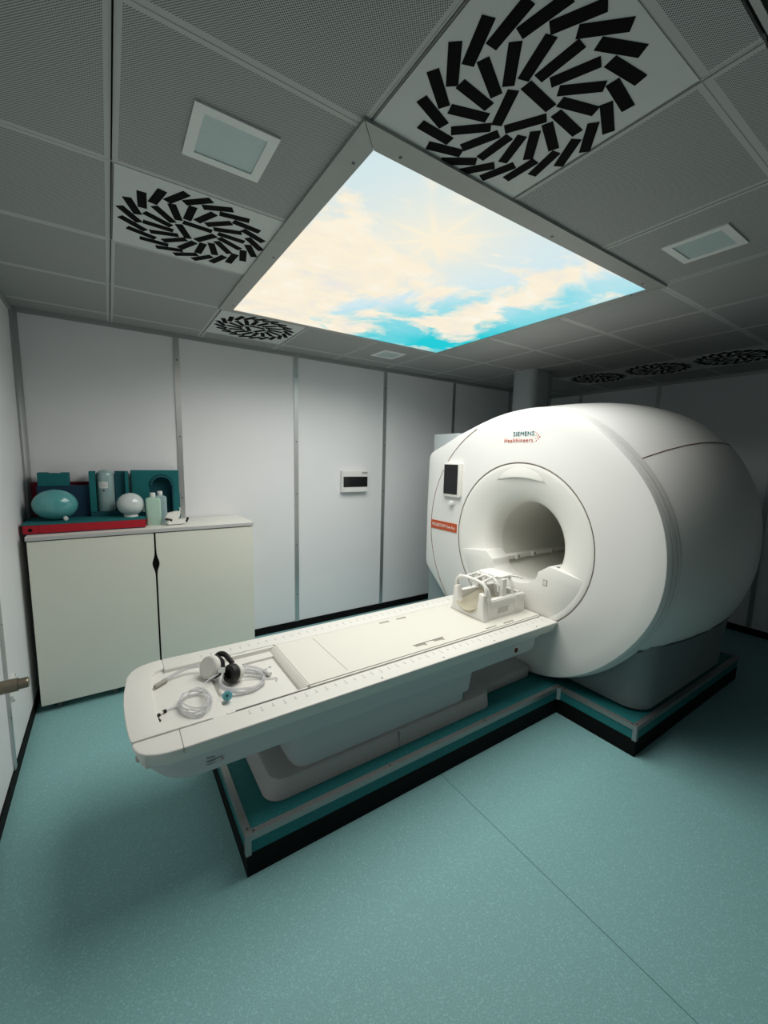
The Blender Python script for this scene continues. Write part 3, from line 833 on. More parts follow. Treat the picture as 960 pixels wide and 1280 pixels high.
# tray floors, inner far ledge
box('tray_floor', 0.10, 0.352, 1.661, 2.198, 0.590, 0.634, M_TABLE, tab, 0.003)
box('tray_well', 0.353, 0.760, 1.661, 2.170, 0.585, 0.616, M_TABLE, tab)
box('tray_ledge', 0.353, 0.715, 2.085, 2.170, 0.616, 0.628, M_TABLE, tab, 0.003)
box('tray_wall', 0.353, 0.715, 2.150, 2.171, 0.616, 0.648, M_TABLE, tab, 0.003)
box('near_ledge', 0.353, 0.715, 1.6605, 1.676, 0.616, 0.646, M_TABLE, tab, 0.003)
# middle board with grip slots
def plate_holes(name, x0, x1, y0, y1, z0, z1, holes, material, parent, bv=0.0):
    xs = sorted({x0, x1, *[h[0] for h in holes], *[h[1] for h in holes]}); ys = sorted({y0, y1, *[h[2] for h in holes], *[h[3] for h in holes]})
    bm = bmesh.new(); V = {}
    def v(x, y, z):
        k = (round(x, 5), round(y, 5), round(z, 5))
        if k not in V: V[k] = bm.verts.new((x, y, z))
        return V[k]
    def solid(i, j):
        if i < 0 or j < 0 or i >= len(xs)-1 or j >= len(ys)-1: return False
        cx, cy = (xs[i]+xs[i+1])/2, (ys[j]+ys[j+1])/2
        return not any(h[0] < cx < h[1] and h[2] < cy < h[3] for h in holes)
    for i in range(len(xs)-1):
        for j in range(len(ys)-1):
            if not solid(i, j): continue
            a, b, c, d = xs[i], xs[i+1], ys[j], ys[j+1]
            bm.faces.new((v(a, c, z1), v(b, c, z1), v(b, d, z1), v(a, d, z1)))
            bm.faces.new((v(a, c, z0), v(a, d, z0), v(b, d, z0), v(b, c, z0)))
            if not solid(i-1, j): bm.faces.new((v(a, c, z0), v(a, c, z1), v(a, d, z1), v(a, d, z0)))
            if not solid(i+1, j): bm.faces.new((v(b, c, z0), v(b, d, z0), v(b, d, z1), v(b, c, z1)))
            if not solid(i, j-1): bm.faces.new((v(a, c, z0), v(b, c, z0), v(b, c, z1), v(a, c, z1)))
            if not solid(i, j+1): bm.faces.new((v(a, d, z0), v(a, d, z1), v(b, d, z1), v(b, d, z0)))
    return obj(name, bm, material, parent, smooth=False)
holes = [(1.395, 1.470, 1.712, 1.742), (1.530, 1.605, 1.712, 1.742), (1.395, 1.470, 2.098, 2.122), (1.530, 1.605, 2.098, 2.122), (1.93, 2.03, 1.690, 1.702), (2.10, 2.20, 1.690, 1.706)]
board = plate_holes('table_board', 0.722, TX1, 1.676, 2.152, 0.620, ZT+0.003, holes, M_BOARD, tab)
for h in holes: box('slot_floor', h[0], h[1], h[2], h[3], 0.622, 0.636, M_HOLE, board)
box('grip_bezel', 1.385, 1.615, 1.7425, 1.7465, ZT+0.003, ZT+0.0055, M_HOLE, board)
prism('board_lip', [(0.7225, ZT+0.003), (0.716, ZT+0.001), (0.690, 0.630), (0.687, 0.617), (0.7225, 0.617)], 'y', 1.6765, 2.1515, M_BOARD, board, 0.002)
box('board_edge', 0.7225, 0.7245, 1.6775, 2.1505, ZT+0.003, ZT+0.0036, M_GREYPR, board)
box('board_seam', 0.938, 0.940, 1.70, 2.13, ZT+0.003, ZT+0.0036, M_HOLE, board)
box('deck_lower', 0.722, TX1, 1.6605, 2.170, 0.590, 0.644, M_TABLE, tab)
box('side_strip', 0.722, TX1-0.02, 1.6600, 1.6700, 0.640, 0.6535, M_TABLE, tab, 0.002)
box('side_strip', 0.722, TX1-0.02, 2.1570, 2.1680, 0.640, 0.6535, M_TABLE, tab, 0.002)
box('edge_slot', 0.385, 0.715, 1.6562, 1.6610, 0.640, 0.6515, M_HOLE, tab)
# engraved ruler ticks along both rails
def ticks(y, s, x0, parent):
    bm = bmesh.new(); x = x0; k = 0
    while x < TX1-0.05:
        L = 0.024 if k % 2 else 0.016
        add_box(bm, x-0.0011, x+0.0011, y, y+s*L, ZT-0.002, ZT+0.0007)
        add_box(bm, x-0.006, x+0.006, y+s*(L+0.004), y+s*(L+0.0065), ZT-0.002, ZT+0.0007)
        x += 0.05; k += 1
    o = obj('ruler_marks', bm, M_GREYPR, parent, smooth=False); return o
ticks(1.628, -1, 0.43, r1); ticks(2.215, 1, 0.35, r2)
for x in (1.05, 1.45, 1.85, 2.25):
    box('rail_pin_hole', x-0.005, x+0.005, 1.549, 1.559, ZT-0.004, ZT+0.0008, M_HOLE if x != 2.25 else M_DPRINT, r1)
# boat-shaped shell below the deck
bm = bmesh.new()
def shell_ring(z, x0, x1, ins, r):
    return [bm.verts.new((x, y, z)) for x, y in rrect(x0, x1, TY0+ins, TY1-ins, r, 8)]
rs = [shell_ring(ZB+0.001, 0.030, 2.40, 0.034, 0.13), shell_ring(0.566, 0.034, 2.395, 0.036, 0.13), shell_ring(0.560, 0.040, 2.36, 0.038, 0.13),
      shell_ring(0.526, 0.060, 2.355, 0.041, 0.13), shell_ring(0.492, 0.088, 2.35, 0.045, 0.13), shell_ring(0.480, 0.110, 2.34, 0.054, 0.12), shell_ring(0.476, 0.15, 2.30, 0.09, 0.11)]
skin(bm, rs); bm.faces.new(list(reversed(rs[0]))); bm.faces.new(rs[-1])
tsh = obj('under_shell', bm, M_TSHELL, tab, angle=40)
lathe('shell_screw', [(0.012, 0), (0.012, 0.003), (0.006, 0.004)], (0.0275, 1.618, 0.606), (-1, -0.35, 0), M_GREYPR, cap, 16)
# socket at the head end
lathe('table_socket', [(0.030, 0), (0.030, 0.006), (0.022, 0.007)], (2.075, 1.574, 0.530), (0, -1, 0), M_TABLE, tsh, 24)
lathe('socket_core', [(0.016, 0), (0.016, 0.004)], (2.075, 1.568, 0.530), (0, -1, 0), M_REDLED, tsh, 18)
# type plate
st = box('type_sticker', 0.247, 0.318, 1.5695, 1.5760, 0.514, 0.560, M_STICK, tsh)
for (a, b, z, h) in ((0.252, 0.262, 0.546, 0.007), (0.264, 0.276, 0.548, 0.003), (0.264, 0.284, 0.543, 0.002), (0.252, 0.310, 0.534, 0.0022), (0.254, 0.285, 0.529, 0.0022), (0.253, 0.283, 0.519, 0.0018)):
    box('print_line', a, b, 1.5688, 1.5696, z, z+h, M_DPRINT, st)
box('print_dot', 0.307, 0.313, 1.5688, 1.5696, 0.522, 0.528, M_LOGO_O, st)
box('warning_mark', 0.326, 0.350, 1.5695, 1.576, 0.563, 0.566, M_DPRINT, tsh)
# lifting pedestal
bm = bmesh.new()
def rr3(z, x0, x1, y0, r): return [bm.verts.new((x, y, z)) for x, y in rrect(x0, x1, y0, 2*1.916-y0, r, 8)]
rs = [rr3(0.475, 0.578, 1.775, 1.600, 0.08), rr3(0.345, 0.605, 1.765, 1.617, 0.07)]
skin(bm, rs); bm.faces.new(list(reversed(rs[0]))); bm.faces.new(rs[-1]); obj('pedestal_sleeve', bm, M_PED, tab)
bm = bmesh.new()
rs = [rr3(0.3445, 0.612, 1.735, 1.624, 0.07), rr3(0.300, 0.625, 1.732, 1.626, 0.07), rr3(0.276, 0.640, 1.725, 1.634, 0.06)]
skin(bm, rs); bm.faces.new(list(reversed(rs[0]))); bm.faces.new(rs[-1]); pl = obj('pedestal_skirt', bm, M_PED, tab)
box('skirt_seam', 1.690, 1.692, 1.6225, 1.63, 0.285, 0.344, M_HOLE, pl)
bm = bmesh.new()
rs = [rr3(ZP+0.002, 0.495, 1.930, 1.600, 0.08), rr3(0.262, 0.515, 1.925, 1.608, 0.075), rr3(0.278, 0.525, 1.92, 1.618, 0.07), rr3(0.284, 0.545, 1.90, 1.64, 0.06)]
skin(bm, rs); bm.faces.new(list(reversed(rs[0]))); bm.faces.new(rs[-1]); pb = obj('pedestal_base', bm, M_PEDB, tab)
box('base_joint', 1.200, 1.203, 1.600, 1.63, ZP+0.003, 0.276, M_HOLE, pb)
prism('base_bridge', rrect(1.90, 2.440, 1.700, 2*1.916-1.700, 0.05), 'z', ZP+0.002, 0.262, M_PEDB, tab, 0.008)

# ================================================================== HEAD COIL
coil = thing('head_coil', 'white plastic head coil cage with a cream cushion at the table head end', 'head coil', (2.2, 1.926, ZT+0.004))
CY = 1.926; CZ = ZT+0.0035
def mirror(pts): return pts+[(2*CY-y, z) for y, z in reversed(pts)]
# front frame: outer outline then U opening, as a closed ribbon
outer = [(CY-0.165, CZ), (CY-0.150, CZ+0.03), (CY-0.142, CZ+0.10), (CY-0.138, CZ+0.175), (CY-0.100, CZ+0.185)]
innerc = []
for k in range(0, 13):
    a = PI*k/12
    innerc.append((CY-0.094*math.cos(a), CZ+0.122-0.098*math.sin(a)))
poly = outer + [(CY-0.098, CZ+0.15)] + innerc + [(CY+0.098, CZ+0.15)] + [(2*CY-y, z) for y, z in reversed(outer)]
prism('front_frame', poly, 'x', 1.992, 2.035, M_COILW, coil, 0.005, 2, 40)
poly2 = [(y, z) for y, z in poly]
for s in (-1, 1):
    y0, y1 = sorted((CY+s*0.112, CY+s*0.150))
    sw = box('side_wall', 2.035, 2.405, y0, y1, CZ, CZ+0.135, M_COILW, coil, 0.006)
    yy = sorted((CY+s*0.148, CY+s*0.156))
    box('top_rib', 2.05, 2.41, yy[0], yy[1], CZ+0.105, CZ+0.128, M_COILW, sw, 0.003)
    box('latch', 2.30, 2.345, *sorted((CY+s*0.147, CY+s*0.159)), CZ+0.045, CZ+0.138, M_COILW, sw, 0.004)
    box('recess', 2.13, 2.235, *sorted((CY+s*0.1495, CY+s*0.1515)), CZ+0.035, CZ+0.072, mat('coil_recess', (0.55, 0.55, 0.52), 0.5), sw)
box('coil_floor', 2.03, 2.40, CY-0.115, CY+0.115, CZ, CZ+0.022, M_COILW, coil)
box('back_wall', 2.375, 2.405, CY-0.12, CY+0.12, CZ+0.02, CZ+0.135, M_COILW, coil, 0.004)
# cushion: curved pad in the cradle
bm = bmesh.new(); rows = []
for i in range(9):
    x = 1.978+0.27*i/8; row = []
    for k in range(13):
        a = R(221+98*k/12); rr2 = 0.125
        row.append(bm.verts.new((x, CY+rr2*math.cos(a), CZ+0.165+rr2*math.sin(a)+0.055*(i/8)**1.4)))
    rows.append(row)
skin(bm, rows, closed=False)
bmesh.ops.solidify(bm, geom=bm.faces[:], thickness=0.014)
obj('cushion', bm, M_PAD, coil, angle=50)
# upper cage
def arch(x, w, z0, z1, n=20, p=0.62):
    out = []
    for k in range(n+1):
        a = PI*k/n
        c, s_ = math.cos(a), math.sin(a)
        out.append((x, CY-w*math.copysign(abs(c)**p, c), z0+(z1-z0)*(s_**p if s_ > 0 else 0)))
    return out
tube('front_hoop', [(x-0.03*math.sin(PI*k/20), y, z) for k, (x, y, z) in enumerate(arch(2.045, 0.150, CZ+0.13, CZ+0.258))], 0.0105, M_COILW, coil, 10)
tube('rear_hoop', arch(2.300, 0.125, CZ+0.13, CZ+0.262), 0.010, M_COILW, coil, 10)
tube('middle_hoop', arch(2.150, 0.125, CZ+0.175, CZ+0.262), 0.008, M_COILW, coil, 10)
for d in (-0.075, 0.0, 0.075):
    tube('top_bar', spline([(2.030, CY+d*1.1, CZ+0.245), (2.12, CY+d, CZ+0.258), (2.20, CY+d, CZ+0.262)], 5), 0.008, M_COILW, coil, 8)
prism('top_plate', rrect(2.185, 2.345, CY-0.105, CY+0.105, 0.035), 'z', CZ+0.248, CZ+0.268, M_COILW, coil, 0.006, 2, 60)
for s in (-1, 1):
    box('post', 2.195, 2.235, *sorted((CY+s*0.100, CY+s*0.125)), CZ+0.13, CZ+0.252, M_COILW, coil, 0.006)
    tube('side_handle', spline([(2.30, CY+s*0.110, CZ+0.262), (2.345, CY+s*0.14, CZ+0.256), (2.36, CY+s*0.155, CZ+0.245)], 5), 0.007, M_COILW, coil, 8)
    tube('front_horn', spline([(2.020, CY+s*0.142, CZ+0.17), (2.015, CY+s*0.135, CZ+0.215), (2.025, CY+s*0.105, CZ+0.255)], 5), 0.010, M_COILW, coil, 8)

# ================================================================== THINGS ON THE TABLE TRAY
hs = thing('headset', 'white headphones with black cushions lying in the table tray', 'headset', (0.40, 2.0, 0.634))
def cup(c, ax, r, name='ear_cup'):
    o = lathe(name, [(0.0, 0.030), (r*0.80, 0.030), (r*0.84, 0.026), (r*0.86, 0.028), (r*0.97, 0.022), (r, 0.012), (r*0.97, 0.0), (r*0.80, -0.006)], c, ax, M_CUP, hs, 36)
    lathe('cushion', [(r*0.80, 0.0), (r*0.98, -0.006), (r*1.0, -0.022), (r*0.90, -0.036), (r*0.5, -0.038), (r*0.45, -0.02)], c, ax, M_CUSH, o, 36)
    return o
cup((0.362, 2.020, 0.686), (-0.72, -0.50, 0.42), 0.055)
c2 = cup((0.452, 1.955, 0.662), (0.72, 0.42, -0.20), 0.045)
tube('headband', spline([(0.385, 2.05, 0.708), (0.405, 2.062, 0.722), (0.430, 2.040, 0.722), (0.452, 1.99, 0.695)], 8), 0.013, M_CUSH, hs, 8)
pmat = M_STICK
bm = bmesh.new(); add_box(bm, -0.016, 0.016, -0.0008, 0.0008, -0.012, 0.012)
bmesh.ops.rotate(bm, verts=bm.verts[:], cent=(0, 0, 0), matrix=Matrix.Rotation(R(-25), 3, 'Z') @ Matrix.Rotation(R(-30), 3, 'X'))
bmesh.ops.translate(bm, verts=bm.verts[:], vec=(0.394, 1.957, 0.690)); obj('paper_tag', bm, M_CAP, hs, smooth=False)

def tubing(name, label, pts, r, per=8):
    o = tube(name, spline(pts, per), r, M_TUBE, None, 8)
    return tag(o, label, 'tube')
ZF = 0.634
pts = [(0.150, 2.084, ZF+0.009)]
pts += [(0.20, 2.103, ZF+0.018), (0.27, 2.115, ZF+0.030), (0.335, 2.095, ZF+0.034)]
t1 = thing('air_tube', 'clear tube with beige end plug left of the headphones', 'tube', (0.2, 2.09, ZF))
tube('hose', spline(pts, 8), 0.006, M_TUBE, t1, 8)
tube('hose', spline([(p[0], p[1]-0.012, p[2]) for p in pts], 8), 0.005, M_TUBE, t1, 8)
tube('end_plug', [(0.118, 2.040, ZF+0.011), (0.124, 2.045, ZF+0.011), (0.168, 2.078, ZF+0.011)], [0.009, 0.011, 0.011], M_BEIGE, t1, 10)
# coil of thin tubing
t2 = thing('tube_coil', 'coiled thin clear tubing in the foot end of the tray', 'tube', (0.255, 1.82, ZF))
pts = [(0.128, 1.822, ZF+0.006), (0.16, 1.832, ZF+0.006), (0.19, 1.826, ZF+0.006)]
rnd = random.Random(3)
for k in range(0, 44):
    a = R(200+k*36); jx, jy = rnd.uniform(-0.010, 0.010), rnd.uniform(-0.010, 0.010)
    f = 1+0.10*math.sin(k*0.7)
    pts.append((0.257+jx+0.060*f*math.cos(a), 1.815+jy+0.086*f*math.sin(a), ZF+0.006+0.0007*k))
pts += [(0.30, 1.90, ZF+0.03), (0.345, 1.945, ZF+0.035), (0.38, 1.955, ZF+0.040)]
tube('hose', spline(pts, 4), 0.0038, M_TUBE, t2, 6)
tube('tip', [(0.109, 1.806, ZF+0.006), (0.117, 1.812, ZF+0.006)], 0.007, M_CUSH, t2, 8)
tube('tip', [(0.109, 1.782, ZF+0.007), (0.114, 1.764, ZF+0.007)], 0.005, M_CUSH, t2, 8)
tube('tip', [(0.117, 1.812, ZF+0.006), (0.130, 1.822, ZF+0.006)], 0.006, M_CUP, t2, 8)
tube('tip', [(0.131, 1.822, ZF+0.006), (0.142, 1.827, ZF+0.006)], 0.008, M_CUSH, t2, 8)
# thicker hose loops on the right of the headset
ZW2 = 0.616
t3 = thing('hose_loops', 'loops of clear hose with white clip right of the headphones', 'hose', (0.5, 1.9, ZW2))
for dz, j in ((0.000, 0), (0.009, 0.008), (0.018, -0.006)):
    tube('hose', spline([(0.40, 1.955, ZW2+0.045+dz), (0.375, 1.905+j, ZW2+0.028+dz), (0.395, 1.850+j, ZW2+0.02+dz), (0.450, 1.822-j, ZW2+0.008+dz), (0.510, 1.818+j, ZW2+0.008+dz), (0.560, 1.850-j, ZW2+0.008+dz),
          (0.575, 1.905+j, ZW2+0.008+dz), (0.545, 1.955-j, ZW2+0.010+dz), (0.490, 1.985, ZW2+0.018+dz), (0.455, 1.985+j, ZW2+0.03+dz)], 8), 0.0058, M_TUBE, t3, 8)
tube('hose', spline([(0.46, 2.01, ZW2+0.05), (0.52, 2.022, ZW2+0.03), (0.57, 1.998, ZW2+0.018), (0.605, 1.945, ZW2+0.012), (0.618, 1.915, ZW2+0.012)], 8), 0.007, M_TUBE, t3, 8)
tube('hose', spline([(0.46, 2.00, ZW2+0.045), (0.515, 2.008, ZW2+0.024), (0.56, 1.985, ZW2+0.012), (0.592, 1.940, ZW2+0.010)], 8), 0.006, M_TUBE, t3, 8)
tube('hose', spline([(0.47, 1.955, ZW2+0.02), (0.53, 1.925, ZW2+0.008), (0.60, 1.885, ZW2+0.006), (0.632, 1.872, ZW2+0.006), (0.625, 1.85, ZW2+0.006)], 8), 0.0038, M_TUBE, t3, 8)
tube('clip', [(0.598, 1.955, ZW2+0.012), (0.606, 1.93, ZW2+0.014), (0.612, 1.905, ZW2+0.014)], [0.010, 0.015, 0.010], M_CAP, t3, 10)
tube('clip_lever', [(0.600, 1.94, ZW2+0.026), (0.622, 1.955, ZW2+0.030), (0.632, 1.95, ZW2+0.026)], 0.006, M_CAP, t3, 8)
bp = thing('blue_valve', 'round light blue plug beside the coiled tubing', 'plug', (0.385, 1.80, ZW2))
lathe('disc', [(0.012, 0.010), (0.021, 0.009), (0.0215, 0.0), (0.018, -0.010), (0.012, -0.022)], (0.383, 1.795, ZW2+0.030), (-0.30, -0.75, 0.55), M_BLUE, bp, 28)
lathe('disc_centre', [(0.005, 0), (0.004, 0.003)], (0.3798, 1.787, ZW2+0.0358), (-0.30, -0.75, 0.55), M_CUSH, bp, 14)
lathe('disc_ring', [(0.0135, 0), (0.0135, 0.0015), (0.0115, 0.0015)], (0.3799, 1.7872, ZW2+0.0352), (-0.30, -0.75, 0.55), M_PH_T, bp, 20)

# ================================================================== CABINET
CX0, CX1, CY0, CY1 = -0.455, 0.932, 3.285, 3.738
CT = 1.180
cab = thing('storage_cabinet', 'cream two-door cabinet on castors in the back left corner', 'cabinet', ((CX0+CX1)/2, (CY0+CY1)/2, 0))
box('carcass', CX0+0.004, CX1-0.001, CY0+0.022, CY1, 0.055, CT-0.030, M_CAB, cab, 0.002, 1)
box('door_shadow_gap', CX0+0.01, CX1-0.01, CY0+0.0185, CY0+0.0225, 0.06, CT-0.032, M_BLACK, cab)
ctop = box('cabinet_top', CX0-0.004, CX1+0.004, CY0-0.006, CY1+0.006, CT-0.026, CT, M_CABTOP, cab, 0.003, 1)
box('top_edge_band', CX0-0.0045, CX1+0.0045, CY0-0.0075, CY0-0.005, CT-0.024, CT-0.002, M_CABEDGE, ctop)
DX = 0.240
def door(x0, x1, s):
    zz = [0.055+(CT-0.034-0.055)*k/60 for k in range(61)]
    def e(z): return 0.006+0.017*math.exp(-((z-0.925)/0.045)**2)
    if s < 0: poly = [(x0, zz[0])] + [(x1-e(z), z) for z in zz] + [(x0, zz[-1])]
    else: poly = [(x1, zz[0])] + [(x0+e(z), z) for z in zz] + [(x1, zz[-1])]
    return prism('door', poly, 'y', CY0, CY0+0.018, M_CAB, cab, 0.0012, 1, 60)
door(CX0+0.001, DX, -1); door(DX, CX1-0.001, 1)
for x in (-0.36, -0.05, 0.55, 0.84):
    cs = lathe('castor_wheel', [(0.012, -0.014), (0.027, -0.012), (0.028, 0), (0.027, 0.012), (0.012, 0.014)], (x, CY0+0.05, 0.028), (1, 0, 0), M_SCREW, cab, 20)
    box('castor_fork', x-0.018, x+0.018, CY0+0.03, CY0+0.07, 0.045, 0.056, M_BLACK, cs)

# things on the cabinet
fm = thing('foam_mat', 'red padded mat with teal upper side lying on the cabinet', 'mat', (-0.14, 3.53, CT))
box('mat_base', -0.472, 0.190, 3.362, 3.70, CT, CT+0.007, M_NAVY, fm, 0.002)
box('red_body', -0.396, 0.194, 3.358, 3.705, CT+0.007, CT+0.062, M_RED, fm, 0.004)
box('red_end', -0.476, -0.398, 3.358, 3.705, CT+0.007, CT+0.060, M_RED, fm, 0.004)
box('teal_cover', -0.480, 0.198, 3.356, 3.705, CT+0.061, CT+0.070, M_TEAL, fm, 0.003)
lathe('eyelet', [(0.011, 0), (0.011, 0.002)], (-0.440, 3.3585, CT+0.030), (0, -1, 0), M_BLACK, fm, 16)
ZM = CT+0.070
def ell(name, c, rx, ry, rz, material, parent=None):
    bm = bmesh.new(); bmesh.ops.create_uvsphere(bm, u_segments=40, v_segments=24, radius=1)
    for v in bm.verts: v.co = Vector((c[0]+rx*v.co.x, c[1]+ry*v.co.y, c[2]+rz*v.co.z))
    return obj(name, bm, material, parent)
ph1 = thing('ball_phantom', 'big teal liquid-filled test ball on the red mat', 'phantom', (-0.318, 3.50, ZM))
ell('ball', (-0.318, 3.50, ZM+0.103), 0.124, 0.100, 0.103, M_PH_T, ph1)
lathe('fill_plug', [(0.012, 0), (0.012, 0.018), (0.010, 0.020)], (-0.262, 3.40, ZM+0.024), (0.25, -0.8, -0.3), M_CAP, ph1, 16)
ph2 = thing('ball_phantom', 'small whitish liquid-filled test ball on the red mat beside the bottles', 'phantom', (0.122, 3.49, ZM))
ell('ball', (0.112, 3.49, ZM+0.088), 0.086, 0.084, 0.084, M_PH_W, ph2)
lathe('ball_stand', [(0.046, 0.0), (0.044, 0.008), (0.040, 0.018)], (0.112, 3.49, ZM), (0, 0, 1), M_CAP, ph2, 16)
for k in range(4): box('fill_plug', 0.188, 0.200, 3.475, 3.485, ZM+0.03+0.017*k, ZM+0.041+0.017*k, M_CAP, ph2)

tag(box('foam_board', -0.462, -0.120, 3.715, 3.743, CT, 1.492, M_DRED, None, 0.003), 'dark red foam board leaning upright on the wall behind the teal ball', 'foam board')
tb = thing('foam_block', 'small teal foam block with a slot resting on the navy block', 'foam block', (-0.33, 3.65, 1.47))
bm = bmesh.new()
add_prism(bm, [(-0.412, 1.472), (-0.242, 1.472), (-0.242, 1.562), (-0.288, 1.562), (-0.300, 1.556), (-0.350, 1.556), (-0.362, 1.562), (-0.412, 1.562)], 'y', 3.60, 3.705); bevel(bm, 0.003)
obj('block', bm, M_TEAL, tb)
box('slot', -0.345, -0.305, 3.62, 3.69, 1.553, 1.5575, M_NAVY, tb)
tag(box('foam_block', -0.420, -0.132, 3.605, 3.705, ZM, 1.4715, M_NAVY, None, 0.004), 'dark navy foam block standing behind the teal ball', 'foam block')

# cylinder phantom in its teal foam holder
hd = thing('foam_holder', 'teal foam holder gripping the tall cylinder bottle', 'foam holder', (0.0, 3.65, ZM))
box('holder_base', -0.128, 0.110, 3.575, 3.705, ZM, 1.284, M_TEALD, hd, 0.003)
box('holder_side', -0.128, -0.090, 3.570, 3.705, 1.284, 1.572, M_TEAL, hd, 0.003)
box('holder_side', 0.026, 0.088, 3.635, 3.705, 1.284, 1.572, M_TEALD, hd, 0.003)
box('holder_side', 0.089, 0.111, 3.600, 3.705, 1.284, 1.572, M_TEAL, hd, 0.003)
box('holder_back', -0.089, 0.026, 3.692, 3.705, 1.284, 1.55, M_TEALD, hd)
cy = thing('cylinder_phantom', 'tall grey translucent test cylinder with a small label in the foam holder', 'phantom', (-0.033, 3.63, 1.284))
lathe('cylinder', [(0.053, 0), (0.055, 0.004), (0.055, 0.258), (0.050, 0.278), (0.038, 0.292), (0.018, 0.299), (0, 0.301)], (-0.033, 3.632, 1.284), (0, 0, 1), M_PH_C, cy, 40)
lb_ = prism('paper_label', [(-0.033+0.0557*math.cos(R(a)), 3.632+0.0557*math.sin(R(a))) for a in range(225, 291, 6)] + [(-0.033+0.054*math.cos(R(a)), 3.632+0.054*math.sin(R(a))) for a in range(285, 224, -6)], 'z', 1.452, 1.498, M_CAP, cy)
for z in (1.462, 1.472, 1.482): 
    prism('print_line', [(-0.033+0.0560*math.cos(R(a)), 3.632+0.0560*math.sin(R(a))) for a in range(237, 280, 6)] + [(-0.033+0.0552*math.cos(R(a)), 3.632+0.0552*math.sin(R(a))) for a in range(279, 236, -6)], 'z', z, z+0.003, M_GREYPR, lb_)
lathe('valve', [(0.007, 0), (0.006, 0.008)], (-0.045, 3.576, 1.436), (0, -1, 0), M_SCREW, cy, 14)

# big foam holder with arched hollow
bh = thing('arched_foam_holder', 'large teal foam block with an arched hollow against the wall', 'foam holder', (0.29, 3.70, CT))
ac, ar, at = 0.332, 0.082, 1.462
arcp = [(ac-ar*math.cos(PI*k/16), at+ar*math.sin(PI*k/16)) for k in range(17)]
poly = [(0.1985, CT), (0.1985, ZM+0.001), (0.130, ZM+0.001), (0.130, 1.578), (0.456, 1.578), (0.456, CT)] + [(ac+ar, CT)] + list(reversed(arcp)) + [(ac-ar, CT)]
prism('block', poly, 'y', 3.655, 3.725, M_TEAL, bh, 0.003, 1, 45)
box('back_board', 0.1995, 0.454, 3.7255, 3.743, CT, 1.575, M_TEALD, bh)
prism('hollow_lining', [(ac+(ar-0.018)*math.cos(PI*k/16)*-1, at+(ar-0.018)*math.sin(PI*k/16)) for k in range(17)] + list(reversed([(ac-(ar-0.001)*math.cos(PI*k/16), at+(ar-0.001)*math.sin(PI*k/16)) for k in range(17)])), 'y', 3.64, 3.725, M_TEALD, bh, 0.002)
box('side_wing', 0.404, 0.414, 3.64, 3.725, CT, at, M_TEALD, bh)
box('wing_step', 0.415, 0.4575, 3.645, 3.72, CT, 1.40, M_TEAL, bh, 0.002)

def bottle(c, w, d, h, m_, label):
    b = thing('bottle', label, 'bottle', (c[0], c[1], CT), 'liquid bottles on the cabinet')
    bm = bmesh.new(); rs = []
    for z, k, r in ((0.0, 0.94, 0.012), (0.004, 1.0, 0.014), (h*0.90, 1.0, 0.014), (h*0.96, 0.93, 0.014), (h, 0.55, 0.012)):
        rs.append([bm.verts.new((x, y, CT+z)) for x, y in rrect(c[0]-w*k/2, c[0]+w*k/2, c[1]-d*k/2, c[1]+d*k/2, r*k, 5)])
    skin(bm, rs); bm.faces.new(list(reversed(rs[0]))); bm.faces.new(rs[-1]); obj('bottle_body', bm, m_, b)
    lathe('cap', [(0.016, 0), (0.018, 0.004), (0.018, 0.030), (0.016, 0.033)], (c[0], c[1], CT+h), (0, 0, 1), M_CAP, b, 20)
bottle((0.254, 3.475), 0.098, 0.075, 0.207, M_BOT_G, 'pale green square bottle with white cap in front on the cabinet')
bottle((0.310, 3.575), 0.085, 0.070, 0.210, M_BOT_B, 'grey-blue square bottle with white cap behind the green bottle')
# small surface coil with plug
sc_ = thing('small_coil', 'small folded white coil with black tips lying on the cabinet by the bottles', 'coil', (0.40, 3.43, CT))
bm = bmesh.new()
add_prism(bm, [(0.318, CT+0.05), (0.340, CT+0.088), (0.400, CT+0.100), (0.428, CT+0.098), (0.418, CT+0.055), (0.400, CT+0.040), (0.340, CT+0.046)], 'y', 3.40, 3.45); bevel(bm, 0.006)
obj('shell', bm, M_COILW, sc_)
bm = bmesh.new(); add_prism(bm, [(0.330, CT+0.018), (0.345, CT+0.045), (0.440, CT+0.040), (0.462, CT+0.020), (0.440, CT+0.008), (0.345, CT+0.006)], 'y', 3.39, 3.44); bevel(bm, 0.005)
obj('arm', bm, M_COILW, sc_)
tube('plug', [(0.452, 3.41, CT+0.025), (0.470, 3.405, CT+0.040)], 0.014, M_COILW, sc_, 10)
tube('plug_tip', [(0.462, 3.400, CT+0.018), (0.476, 3.396, CT+0.052)], 0.009, M_CUSH, sc_, 8)
tube('leg', [(0.350, 3.395, CT+0.04), (0.343, 3.385, CT+0.007)], 0.007, M_COILW, sc_, 8)
tube('leg', [(0.352, 3.44, CT+0.04), (0.362, 3.45, CT+0.007)], 0.007, M_COILW, sc_, 8)
tube('hinge', [(0.322, 3.395, CT+0.050), (0.368, 3.392, CT+0.036)], 0.008, M_CUSH, sc_, 8)
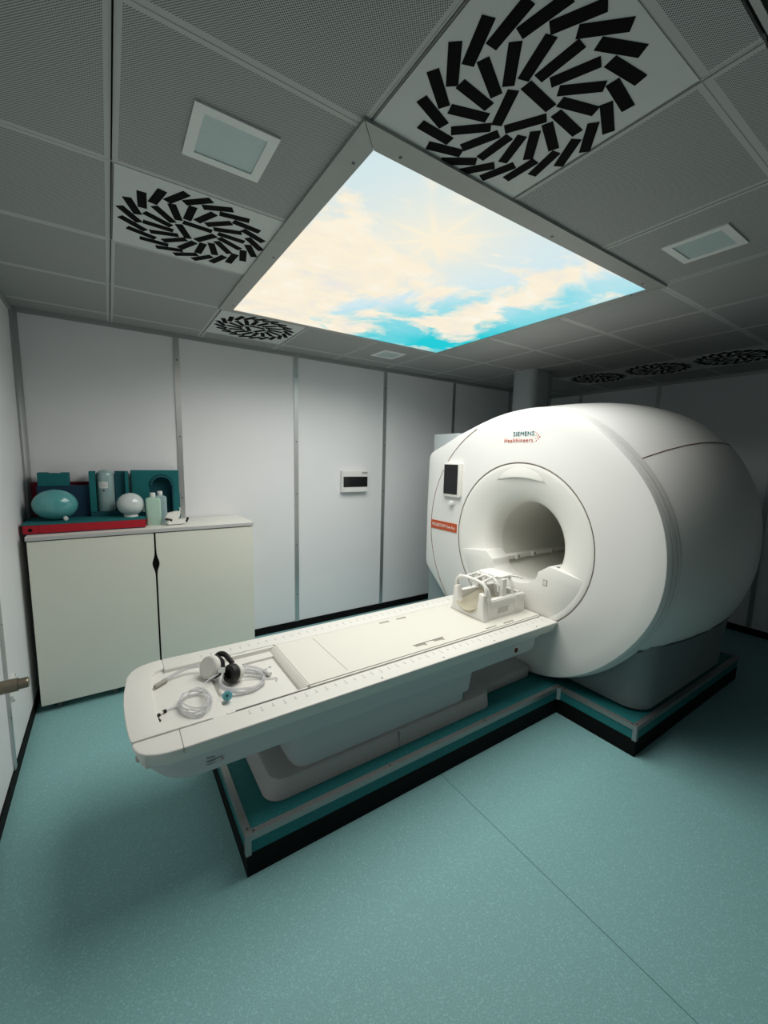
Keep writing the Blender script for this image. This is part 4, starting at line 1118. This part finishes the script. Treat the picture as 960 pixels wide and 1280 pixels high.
tube('wire', spline([(0.42, 3.43, CT+0.095), (0.43, 3.43, CT+0.115), (0.422, 3.43, CT+0.125)], 5), 0.003, M_COILW, sc_, 6)

# ================================================================== WALL FITTINGS
br = thing('breaker_box', 'small white wall box with a black window on the back wall', 'wall box', (2.13, YB-0.012, 1.35))
BX0, BX1, BZ0, BZ1 = 1.962, 2.262, 1.356, 1.575
box('case', BX0, BX1, YB-0.060, YB-0.012, BZ0, BZ1, M_BREAK, br, 0.006)
box('upper_flap', BX0+0.012, BX1-0.003, YB-0.068, YB-0.059, BZ1-0.058, BZ1-0.004, M_BREAK, br, 0.004)
box('lower_flap', BX0+0.012, BX1-0.003, YB-0.072, YB-0.059, BZ0+0.004, BZ0+0.052, M_BREAK, br, 0.006)
box('window', BX0+0.014, BX1-0.004, YB-0.066, YB-0.059, BZ0+0.053, BZ1-0.060, M_BREAKW, br, 0.002)
box('name_tab', BX1-0.072, BX1-0.006, YB-0.0695, YB-0.067, BZ1-0.030, BZ1-0.010, M_GREYPR, br)

lv = thing('door_lever', 'brown-grey metal lever bar sticking out of the left wall', 'lever', (XL, 2.40, 0.64))
bm = bmesh.new()
add_tube(bm, [(XL+0.012, 2.40, 0.638), (-0.405, 2.40, 0.640)], 0.030, 20)
obj('bar', bm, M_BRASS, lv)
tube('bar_tip', [(-0.406, 2.40, 0.640), (-0.372, 2.40, 0.641), (-0.368, 2.40, 0.641)], [0.024, 0.024, 0.021], M_BRASS, lv, 20)
bk = thing('wall_bracket', 'small white slanted bracket on the left wall behind the lever', 'bracket', (XL, 2.8, 0.45))
prism('bracket_plate', [(2.70, 0.445), (2.728, 0.445), (2.80, 0.530), (2.775, 0.530)], 'x', XL+0.011, XL+0.030, M_BREAK, bk, 0.003)
box('bracket_foot', XL+0.011, XL+0.026, 2.725, 2.748, 0.400, 0.448, M_BREAK, bk, 0.003)
for z in (0.405, 0.525): lathe('screw', [(0.005, 0), (0.005, 0.002)], (XL+0.0258 if z < 0.45 else XL+0.0298, 2.736 if z < 0.45 else 2.786, z), (1, 0, 0), M_SCREW, bk, 10)
